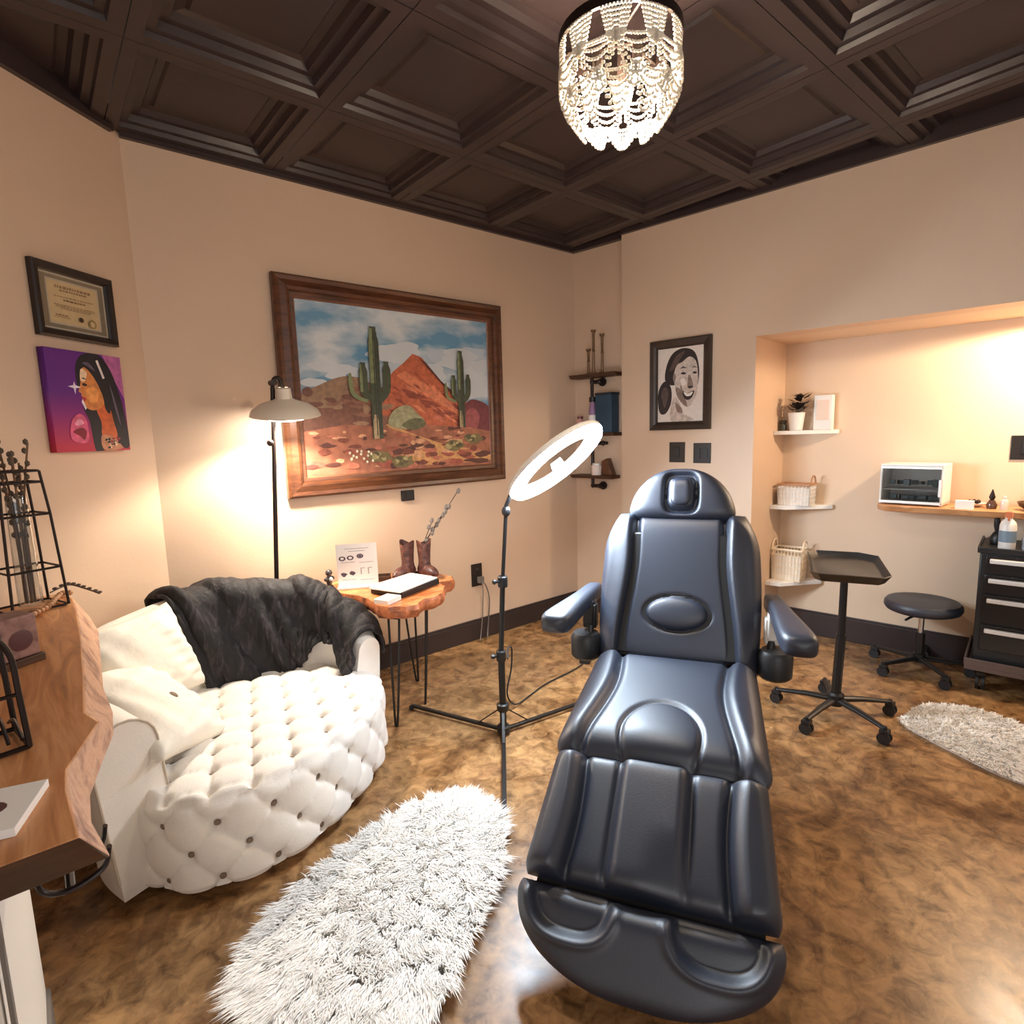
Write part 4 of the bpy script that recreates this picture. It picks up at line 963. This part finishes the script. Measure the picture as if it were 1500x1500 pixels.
for q in range(64):
    a, r, z = random.uniform(0, 2*PI), random.uniform(.0, .055), .12+random.uniform(0, .10)
    c = Vector((r*math.cos(a)-.02, r*math.sin(a)-.02, z)); d = Vector((math.cos(a), math.sin(a), random.uniform(-.2, .8))).normalized(); s_ = d.cross(Vector((0, 0, 1))).normalized()*.019
    vs = [b.bm.verts.new(p) for p in (c-d*.030, c+s_, c+d*.034, c-s_)]; b.face(vs)
for q in range(8): b.tube([(0, 0, .09), (random.uniform(-.04, .04), random.uniform(-.06, .03), .17)], .003, 5)
b.build('foliage', mat('dark_leaves', rgb(54, 42, 36), .5, noise=.3), t)
t = thing('succulent_jar', 'tiny dark jar beside the white plant pot on the top corner shelf', 'jar', W(.345, -1.36, 1.3252), BE)
b = MB(); b.lathe([(.018, 0), (.021, .03), (.016, .045)], n=14); b.build('jar', mat('dark_green_jar', rgb(64, 66, 56), .4), t); b = MB(); [b.ball((.012*math.cos(q), .012*math.sin(q), .055), .012, 1) for q in range(0, 6, 1)]; b.build('succulent', mat('dark_succulent', rgb(58, 50, 42), .6), t)
t = thing('tissue_box', 'tall white box standing behind the plant on the top corner shelf', 'box', W(.412, -1.575, 1.3252), BE-PI/2)
b = MB(); b.box((0, 0, .105), (.1, .06, .21)); b.build('carton', M_paper, t, bevel=.002); b = MB(); b.box((0, -.031, .12), (.07, .002, .12)); b.build('printed_panel', mat('blush_panel', rgb(238, 214, 196), .6), t)
def lattice_basket(name, label, cat, loc, w, d, h, mat_b, mat_r, handle):
    t = thing(name, label, cat, loc, BE-PI/2)
    b = MB()
    nx, nz = 9, 5
    for sgn in (-1, 1):
        for k in range(nx+1):
            x = -w/2+w*k/nx; b.tube([(x*.94, sgn*d/2*.94, 0), (x, sgn*d/2, h)], .0035, 5)
        for k in range(nx-3):
            y = -d/2+d*k/(nx-4); b.tube([(sgn*w/2*.94, y*.94, 0), (sgn*w/2, y, h)], .0035, 5)
    for k in range(nz):
        z = .004+h*k/nz; f = .94+.06*k/nz
        b.tube([(-w/2*f, -d/2*f, z), (w/2*f, -d/2*f, z), (w/2*f, d/2*f, z), (-w/2*f, d/2*f, z)], .0035, 5, closed=True)
    b.build('woven_body', mat_b, t)
    b = MB(); b.slab([(-w/2*.93, -d/2*.93), (w/2*.93, -d/2*.93), (w/2*.93, d/2*.93), (-w/2*.93, d/2*.93)], .003, h*.8); b.build('liner', mat('cream_liner', rgb(236, 222, 204), .85), t)
    b = MB(); b.tube([(-w/2, -d/2, h), (w/2, -d/2, h), (w/2, d/2, h), (-w/2, d/2, h)], .007, 8, closed=True); b.build('rim', mat_r, t)
    for s in handle:
        b = MB(); b.tube([(s*w/2, -.05*math.cos(a), h+.055*math.sin(a)) for a in [PI*k/10 for k in range(11)]], .005, 7); b.build('handle', mat_r, t)
    return t
lattice_basket('lattice_basket', 'white lattice basket with brown rim on the middle corner shelf', 'basket', W(.345, -1.455, .8602), .19, .135, .13, M_whitep, M_beadw, (1,))
lattice_basket('wire_basket', 'cream wire basket with thick rim on the lowest corner shelf', 'basket', W(.335, -1.43, .3752), .18, .13, .20, mat('cream_wire', rgb(240, 220, 190), .4), mat('cream_wire', rgb(240, 220, 190), .4), (1, -1))

# ================================================================== PIPE SHELF IN THE CORNER
t = thing('pipe_shelf', 'wooden shelf unit on black iron pipes in the back corner', 'shelf')
t.rotation_euler = (0, 0, BE)
for z, y0, y1, dp in ((1.755, -.035, -.415, .13), (1.345, -.035, -.40, .13), (1.045, -.035, -.385, .13)):
    b = MB(); b.prism([(-.003, y0, z-.024), (-dp+.02, y0, z-.024), (-dp+.02, y1, z-.024), (-.003, y1, z-.024)], [(-.003, y0, z), (-dp, y0, z), (-dp, y1, z), (-.003, y1, z)]); b.build('shelf_board', M_wooddark, t, bevel=.003)
b = MB()
py = -.22
for z in (1.70, .965):
    b.tube([(-.005, py-.03, z), (-.06, py-.03, z), (-.06, py+.01, z)], .013, 10); b.ball((-.06, py-.03, z), .02, 1)
    b.lathe([(.03, 0), (.03, .008)], (-.012, py-.03, z), 16, Matrix.Rotation(-PI/2, 3, 'Y')); b.ball((-.06, py+.03, z), .018, 1)
b.cyl((-.06, py+.03, .965), (-.06, py+.03, 1.74), .012); b.tube([(-.06, py+.03, 1.27), (-.06, py-.06, 1.27), (-.012, py-.06, 1.27)], .012, 10); b.ball((-.06, py-.06, 1.27), .02, 1)
b.build('pipe_frame', M_iron, t)
WR = BE-PI/2
def brass(y, h, x, label):
    t = thing('candlestick', label, 'candlestick', W(x, y, 1.7552), BE)
    b = MB(); b.lathe([(.026, 0), (.026, .008), (.010, .014), (.008, h*.5), (.012, h*.52), (.008, h*.56), (.009, h-.02), (.018, h-.01), (.018, h)], n=16); b.build('stem', mat('aged_brass', rgb(130, 104, 78), .35, metal=.7), t); return t
brass(-.155, .18, -.05, 'short dark metal candlestick on the top board of the corner pipe shelf, left of three'); brass(-.215, .30, -.075, 'tallest pale metal candlestick on the corner pipe shelf, middle of three'); brass(-.27, .27, -.05, 'slim brown metal candlestick on the corner pipe shelf, right of three')
t = thing('storage_box', 'dark blue box on the middle board of the corner pipe shelf', 'box', W(-.065, -.318, 1.3452), WR)
b = MB(); b.box((0, 0, .13), (.13, .10, .26)); b.build('carton', mat('petrol_blue_card', rgb(38, 66, 86), .45, noise=.15), t, bevel=.003); b = MB(); b.box((.0, 0, .265), (.134, .104, .018)); b.build('lid', mat('dark_navy_card', rgb(26, 36, 48), .5), t)
bottle('lotion_bottle', 'white topped purple bottle left of the blue box on the corner pipe shelf', W(-.094, -.216, 1.3452), .028, .25, .02, mat('lilac_bottle', rgb(150, 116, 150), .35), M_blackm, M_whitep)
bottle('lotion_bottle', 'small pink bottle at the left end of the middle board of the corner pipe shelf', W(-.07, -.09, 1.3452), .03, .12, .018, mat('pink_bottle', rgb(206, 156, 150), .4), mat('red_cap', rgb(120, 60, 60), .4))
t = thing('candle_jar', 'white candle jar on the lowest board of the corner pipe shelf', 'candle', W(-.085, -.24, 1.0452), WR)
b = MB(); b.lathe([(.036, 0), (.038, .004), (.038, .07), (.034, .072)], n=20); b.build('jar', mat('blush_white_jar', rgb(232, 214, 204), .35), t); b = MB(); b.cyl((0, 0, .071), (0, 0, .085), .03); b.build('lid', M_silver, t)
t = thing('wooden_block', 'brown wooden block beside the white candle on the corner pipe shelf', 'block', W(-.06, -.325, 1.0452), WR)
b = MB(); b.prism([(-.045, -.03, 0), (.045, -.03, 0), (.045, .03, 0), (-.045, .03, 0)], [(-.04, -.03, .10), (.0, -.03, .12), (.0, .03, .12), (-.04, .03, .10)]); b.build('block', M_walnut, t, bevel=.003)

# ================================================================== LIVE-EDGE DESK AT THE LEFT
DZ = .85
t = thing('live_edge_desk', 'honey brown live edge wooden desk at the left in front of the angled wall', 'desk')
top = [(-3.72, -.97), (-3.30, -.60), (-3.16, -.485), (-3.10, -.50), (-3.085, -.60), (-3.082, -.785), (-3.091, -1.16), (-3.101, -1.41), (-3.114, -1.662), (-3.096, -1.729), (-3.125, -1.81), (-3.150, -1.885), (-3.153, -1.95), (-3.146, -2.097), (-3.74, -2.087)]
bot = [(-3.72, -.97), (-3.30, -.60), (-3.16, -.48), (-3.07, -.485), (-3.045, -.58), (-3.035, -.80), (-3.052, -1.10), (-3.066, -1.335), (-3.062, -1.50), (-3.073, -1.62), (-3.102, -1.737), (-3.126, -1.842), (-3.130, -1.93), (-3.115, -2.038), (-3.74, -2.038)]
b = MB(); A = [b.bm.verts.new((x, y, DZ-.08)) for x, y in bot]; B = [b.bm.verts.new((x, y, DZ)) for x, y in top]; n = len(A)
b.mi = 2; b.face(A[::-1]); b.mi = 0; b.face(B)
for k in range(n):
    b.mi = 2 if k in (n-2, n-1, 0) else 1
    b.face([A[k], A[(k+1) % n], B[(k+1) % n], B[k]])
b.build('desktop', [M_wood, M_bark, M_wooddark], t, bevel=.004, sharp=30)
b = MB(); b.box((-3.50, -1.70, .385), (.5, .66, .77)); pd = b.build('pedestal', mat('white_cabinet_paint', rgb(232, 224, 212), .5), t, bevel=.004)
b = MB(); b.box((-3.246, -1.70, .05), (.008, .66, .1)); b.box((-3.2425, -2.02, .39), (.005, .02, .74)); b.build('edge_strip', mat('grey_edge', rgb(120, 112, 104), .5), t)
b = MB(); b.tube(crom([(-3.20, -2.0, .768), (-3.195, -2.0, .735), (-3.165, -2.0, .722), (-3.125, -2.0, .735), (-3.115, -2.0, .765)], 6), .006, 8, flat=.6); b.tube(crom([(-3.20, -1.94, .768), (-3.195, -1.94, .735), (-3.165, -1.94, .722), (-3.125, -1.94, .735), (-3.115, -1.94, .765)], 6), .006, 8, flat=.6); b.tube([(-3.165, -2.0, .722), (-3.165, -1.94, .722)], .006, 8); b.build('bracket', M_iron, t)
# wire vase with stems
t = thing('wire_vase', 'tall tapered black wire vase of dried stems at the far end of the desk', 'vase', (-3.19, -.66, DZ), .35)
b = MB()
for z, hw_ in ((.006, .072), (.13, .068), (.30, .06), (.40, .053), (.435, .05)):
    q = [(sx*hw_, sy*hw_, z) for sx, sy in ((-1, -1), (1, -1), (1, 1), (-1, 1))]
    b.tube([Vector(q[i])*(1-f)+Vector(q[(i+1) % 4])*f for i in range(4) for f in (.06, .94)], .0038, 6, closed=True)
for sx, sy in ((-1, -1), (1, -1), (1, 1), (-1, 1)): b.tube([(sx*.072, sy*.072, .006), (sx*.06, sy*.06, .3), (sx*.05, sy*.05, .435)], .0042, 6)
b.build('wire_frame', M_iron, t)
b = MB(); b.lathe([(.028, .008), (.032, .012), (.027, .36), (.025, .362), (.029, .014), (0, .012)], n=22, caps=False); b.build('glass_tube', M_glass, t)
for q in range(7):
    a = q*.9; r0 = .012; b = MB()
    e = Vector((.05*math.cos(a)*(.4+.12*q), .05*math.sin(a), .46+.03*(q % 4)))
    pts = crom([(r0*math.cos(a), r0*math.sin(a), .02), (r0*math.cos(a)*1.2, r0*math.sin(a)*1.2, .28), e], 6); b.tube(pts, .003, 6)
    b.mi = 1
    for k in range(5, len(pts)):
        if k % 1 == 0: b.ball(pts[k]+Vector((random.uniform(-.007, .007), random.uniform(-.007, .007), random.uniform(-.008, .008))), .0075, 1, (1, 1, 1.4))
    b.build('dried_stem', [mat('stem_brown', rgb(112, 80, 56), .7), mat('stem_bud', rgb(84, 72, 58), .8)], t)
# bead garland
b = MB(); gp = crom([(-3.225, -.86, DZ+.011), (-3.19, -.80, DZ+.011), (-3.15, -.72, DZ+.011), (-3.128, -.62, DZ+.011), (-3.11, -.55, DZ+.011), (-3.085, -.56, DZ+.011)], 9)
acc2 = 0; last = None; nbeads = 0
t = thing('bead_garland', 'string of small brown beads lying at the foot of the wire vase', 'garland', (0, 0, 0))
bm0 = None
for p in gp:
    if last is None or (p-last).length > .0185:
        last = p
        if bm0 is None:
            bb = MB(); bb.ball((0, 0, 0), .0095, 2); bm0 = bb.build('bead', M_beadw, t); bm0.location = p
        else:
            c = bm0.copy(); COL.objects.link(c); c.parent = t; c.location = p
b = MB(); b.tube(gp, .002, 5); b.build('string', M_stem, t)
# twig lying over the desk's far edge
b = MB(); tw = crom([(-3.14, -.60, DZ+.03), (-3.09, -.54, DZ+.035), (-3.05, -.55, DZ+.018), (-3.01, -.60, DZ+.0)], 6); b.tube(tw, .0026, 6)
for k in range(2, len(tw), 2): b.ball(tw[k]+Vector((0, 0, .005)), .007, 1, (1.3, 1, .8))
tag(b.build('dried_twig', M_stem), 'thin dried twig drooping over the far end of the wooden desk', 'twig')
# box
t = thing('candle_box', 'mauve box with embossed emblem on the desk in front of the wire vase', 'box', (-3.225, -1.235, DZ), .55)
b = MB(); b.box((0, 0, .009), (.088, .088, .018)); b.build('base', M_wooddark, t, bevel=.002)
b = MB(); b.box((0, 0, .068), (.076, .076, .10)); b.build('carton', ramp_mat('mauve_tooled_card', [(.35, rgb(112, 78, 72)), (.6, rgb(158, 120, 112)), (.75, rgb(136, 92, 90))], 26, .45), t, bevel=.004)
b = MB(); b.lathe([(.022, 0), (.024, .002), (.018, .003)], (.0385, 0, .062), 20, Matrix.Rotation(PI/2, 3, 'Y')); b.lathe([(.022, 0), (.024, .002), (.018, .003)], (0, -.0385, .062), 20, Matrix.Rotation(PI/2, 3, 'X')); b.build('emblem', mat('plum_emblem', rgb(88, 52, 54), .4), t)
# wire rack near the camera
t = thing('wire_rack', 'black wire rack standing on the desk nearest the left edge', 'rack', (-3.235, -1.72, DZ), .2)
b = MB()
for y, hh in ((-.05, .20), (.05, .26)):
    b.tube(crom([(-.07, y, .0055), (-.068, y, hh*.7), (-.05, y, hh), (.0, y, hh*1.02), (.022, y, hh*.85), (.026, y, hh*.5), (.03, y, .0055)], 5), .0045, 8)
    b.tube([(-.07, y, .0055), (.03, y, .0055)], .0045, 6)
    b.tube([(-.066, y, hh*.5), (.027, y, hh*.5)], .0035, 6)
for x in (-.07, -.02, .03): b.tube([(x, -.05, .0055), (x, .05, .0055)], .004, 6)
for q in range(5): b.tube(crom([(-.05+.018*q, -.05, .02), (-.05+.018*q, 0, .04+.01*(q % 2)), (-.05+.018*q, .05, .02)], 4), .003, 5)
b.build('wire_frame', M_iron, t)
b = MB(); b.box((-.035, 0, .16), (.016, .02, .31)); b.build('wooden_post', mat('dark_red_wood', rgb(62, 34, 22), .4), t, bevel=.002)
t = thing('printed_photo_card', 'white card with brown oval prints lying at the front corner of the desk', 'card', (-3.235, -1.965, DZ), math.radians(-18))
b = MB(); b.box((-.03, 0, .006), (.15, .12, .012)); b.build('card', M_paper, t, bevel=.001)
b = MB(); b.slab(ell(-.02, .0, .036, .022), .0122, .0128); b.slab(ell(-.085, .02, .02, .014), .0122, .0128); b.slab(ell(-.09, -.025, .018, .012), .0122, .0128); b.build('print', mat('brown_print', rgb(92, 60, 56), .5), t)

# ================================================================== CHANDELIER
CX, CY = -1.735, -1.842
t = thing('beaded_chandelier', 'beaded basket chandelier with dark ring hanging from the ceiling', 'chandelier', (CX, CY, H))
b = MB(); b.cyl((0, 0, -.03), (0, 0, -.10), .007, n=12); b.lathe([(.065, 0), (.065, -.015), (.03, -.03), (.012, -.035)], n=28); b.build('canopy', M_iron, t)
b = MB(); b.cyl((0, 0, -.03), (0, 0, -.30), .007, n=12)
for k in range(3): a = 2*PI*k/3; b.tube([(0, 0, -.17), (.166*math.cos(a), .166*math.sin(a), -.19)], .005, 8)
b.build('stem', M_iron, t)
RT = .168
RZ = -.19
b = MB(); rp_ = [(RT-.004, RZ-.012), (RT+.006, RZ-.012), (RT+.006, RZ+.014), (RT-.004, RZ+.014)]
V = [[b.bm.verts.new((r*math.cos(2*PI*k/48), r*math.sin(2*PI*k/48), z)) for r, z in rp_] for k in range(48)]
for k in range(48):
    for j in range(4): b.face([V[k][j], V[(k+1) % 48][j], V[(k+1) % 48][(j+1) % 4], V[k][(j+1) % 4]])
b.build('ring_frame', M_iron, t)
ZB = -.425
def rad(z): return RT if z > -.32 else RT-.055*((-.32-z)/.105)**1.5
NSEG = 10
def polar(a, z, dr=0): r = rad(z)+dr; return Vector((r*math.cos(a), r*math.sin(a), z))
BR = .0052
for k in range(NSEG):
    a0, a1 = 2*PI*k/NSEG, 2*PI*(k+1)/NSEG
    am = (a0+a1)/2
    b = MB()                                    # long drops from the ring that draw together
    for f in (-.36, -.27, -.18, -.09, 0, .09, .18, .27, .36):
        aa = a0+f*(a1-a0); p0, p1 = polar(aa, RZ-.012), polar(a0+f*(a1-a0)*.45, -.285)
        n_ = int((p1-p0).length/.0104)
        for q in range(n_+1): b.ball(p0.lerp(p1, q/n_), BR, 1)
    b.build('bead_drop', M_bead, t)
    b = MB()                                    # upper swags
    for dip in (.010, .026, .042, .058, .074, .09):
        n_ = 13
        for q in range(n_+1):
            u = q/n_; aa = a0+(a1-a0)*u; z = -.262-dip*.35-dip*(1-(2*u-1)**2); b.ball(polar(aa, z, .003), BR, 1)
    b.build('bead_swag', M_bead, t)
    b = MB()                                    # lower swags
    for dip in (.012, .024, .036, .048, .060, .072):
        n_ = 12
        for q in range(n_+1):
            u = q/n_; aa = am+(a1-a0)*u; z = max(ZB, -.335-dip*.3-dip*(1-(2*u-1)**2)); b.ball(polar(aa, z), BR, 1)
    b.build('bead_swag', M_bead, t)
for k in range(3):
    a = 2*PI*k/3+.5; b = MB(); b.ball((.065*math.cos(a), .065*math.sin(a), -.30), .024, 2, (1, 1, 1.25)); bl = b.build('bulb', M_bulb, t)
    b = MB(); b.cyl((.065*math.cos(a), .065*math.sin(a), -.272), (.065*math.cos(a), .065*math.sin(a), -.22), .015); b.tube([(.065*math.cos(a), .065*math.sin(a), -.225), (0, 0, -.20)], .006, 8); b.build('lamp_socket', M_iron, t)

# ================================================================== LIGHT
def light(kind, name, loc, energy, col, size=.05, rot=None, **k):
    d = bpy.data.lights.new(name, kind); d.energy = energy; d.color = col
    if kind == 'AREA': d.size = size
    else: d.shadow_soft_size = size
    for q, v in k.items(): setattr(d, q, v)
    o = bpy.data.objects.new(name, d); COL.objects.link(o); o.location = loc
    if rot: o.rotation_euler = rot
    return o
light('POINT', 'chandelier_light', (CX, CY, H-.33), 25, (1, .82, .64), .06)
light('SPOT', 'floor_lamp_light', (-2.205, -.24, 1.44), 85, (1, .88, .72), .05, (0, 0, 0), spot_size=math.radians(146), spot_blend=.4)
# puck lamp in the soffit of the recess
pk = W(.10, -2.70, NZ)
t = thing('puck_light', 'small round recessed puck lamp under the soffit of the recess', 'lamp', pk)
b = MB(); b.lathe([(.04, 0), (.04, -.012), (.032, -.014)], n=24); b.build('housing', M_whitep, t)
b = MB(); b.lathe([(0, -.0135), (.03, -.0145)], n=24, caps=False); b.build('lens', M_bulb, t)
light('SPOT', 'puck_lamp_light', pk+Vector((0, 0, -.03)), 52, (1, .77, .54), .03, (0, 0, 0), spot_size=math.radians(178), spot_blend=.15)
# unseen area light added as soft daylight fill from behind the camera
o = light('AREA', 'front_daylight_fill', (-4.4, -5.2, 1.7), 26, (.95, .96, 1.0), 2.4); o.data.shape = 'RECTANGLE'; o.data.size_y = 1.8
o.rotation_euler = (Vector((-1.6, -1.4, 1.3))-o.location).to_track_quat('-Z', 'Y').to_euler()
w = bpy.data.worlds.new('room_ambient'); sc.world = w; w.use_nodes = True
w.node_tree.nodes['Background'].inputs[0].default_value = (1, .86, .74, 1); w.node_tree.nodes['Background'].inputs[1].default_value = .36

# ================================================================== CAMERA
cd = bpy.data.cameras.new('camera'); cam = bpy.data.objects.new('camera', cd); COL.objects.link(cam)
cd.sensor_width = 36; cd.lens = 36*835.9/1500; cd.clip_start = .02
yaw, pitch, roll = (math.radians(v) for v in (39.8655, 7.8306, -1.6395))
F_ = Vector((math.sin(yaw)*math.cos(pitch), math.cos(yaw)*math.cos(pitch), -math.sin(pitch)))
r_ = Vector((math.cos(yaw), -math.sin(yaw), 0)); u_ = r_.cross(F_)
R2 = r_*math.cos(roll)+u_*math.sin(roll); U2 = -r_*math.sin(roll)+u_*math.cos(roll)
Mx = Matrix((R2, U2, -F_)).transposed().to_4x4(); Mx.translation = Vector((-3.1416, -2.9905, 1.3568))
cam.matrix_world = Mx
sc.camera = cam
sc.view_settings.view_transform = 'Standard'; sc.view_settings.look = 'None'; sc.view_settings.exposure = 0.45; sc.view_settings.gamma = 1.0
sc.view_settings.use_curve_mapping = False
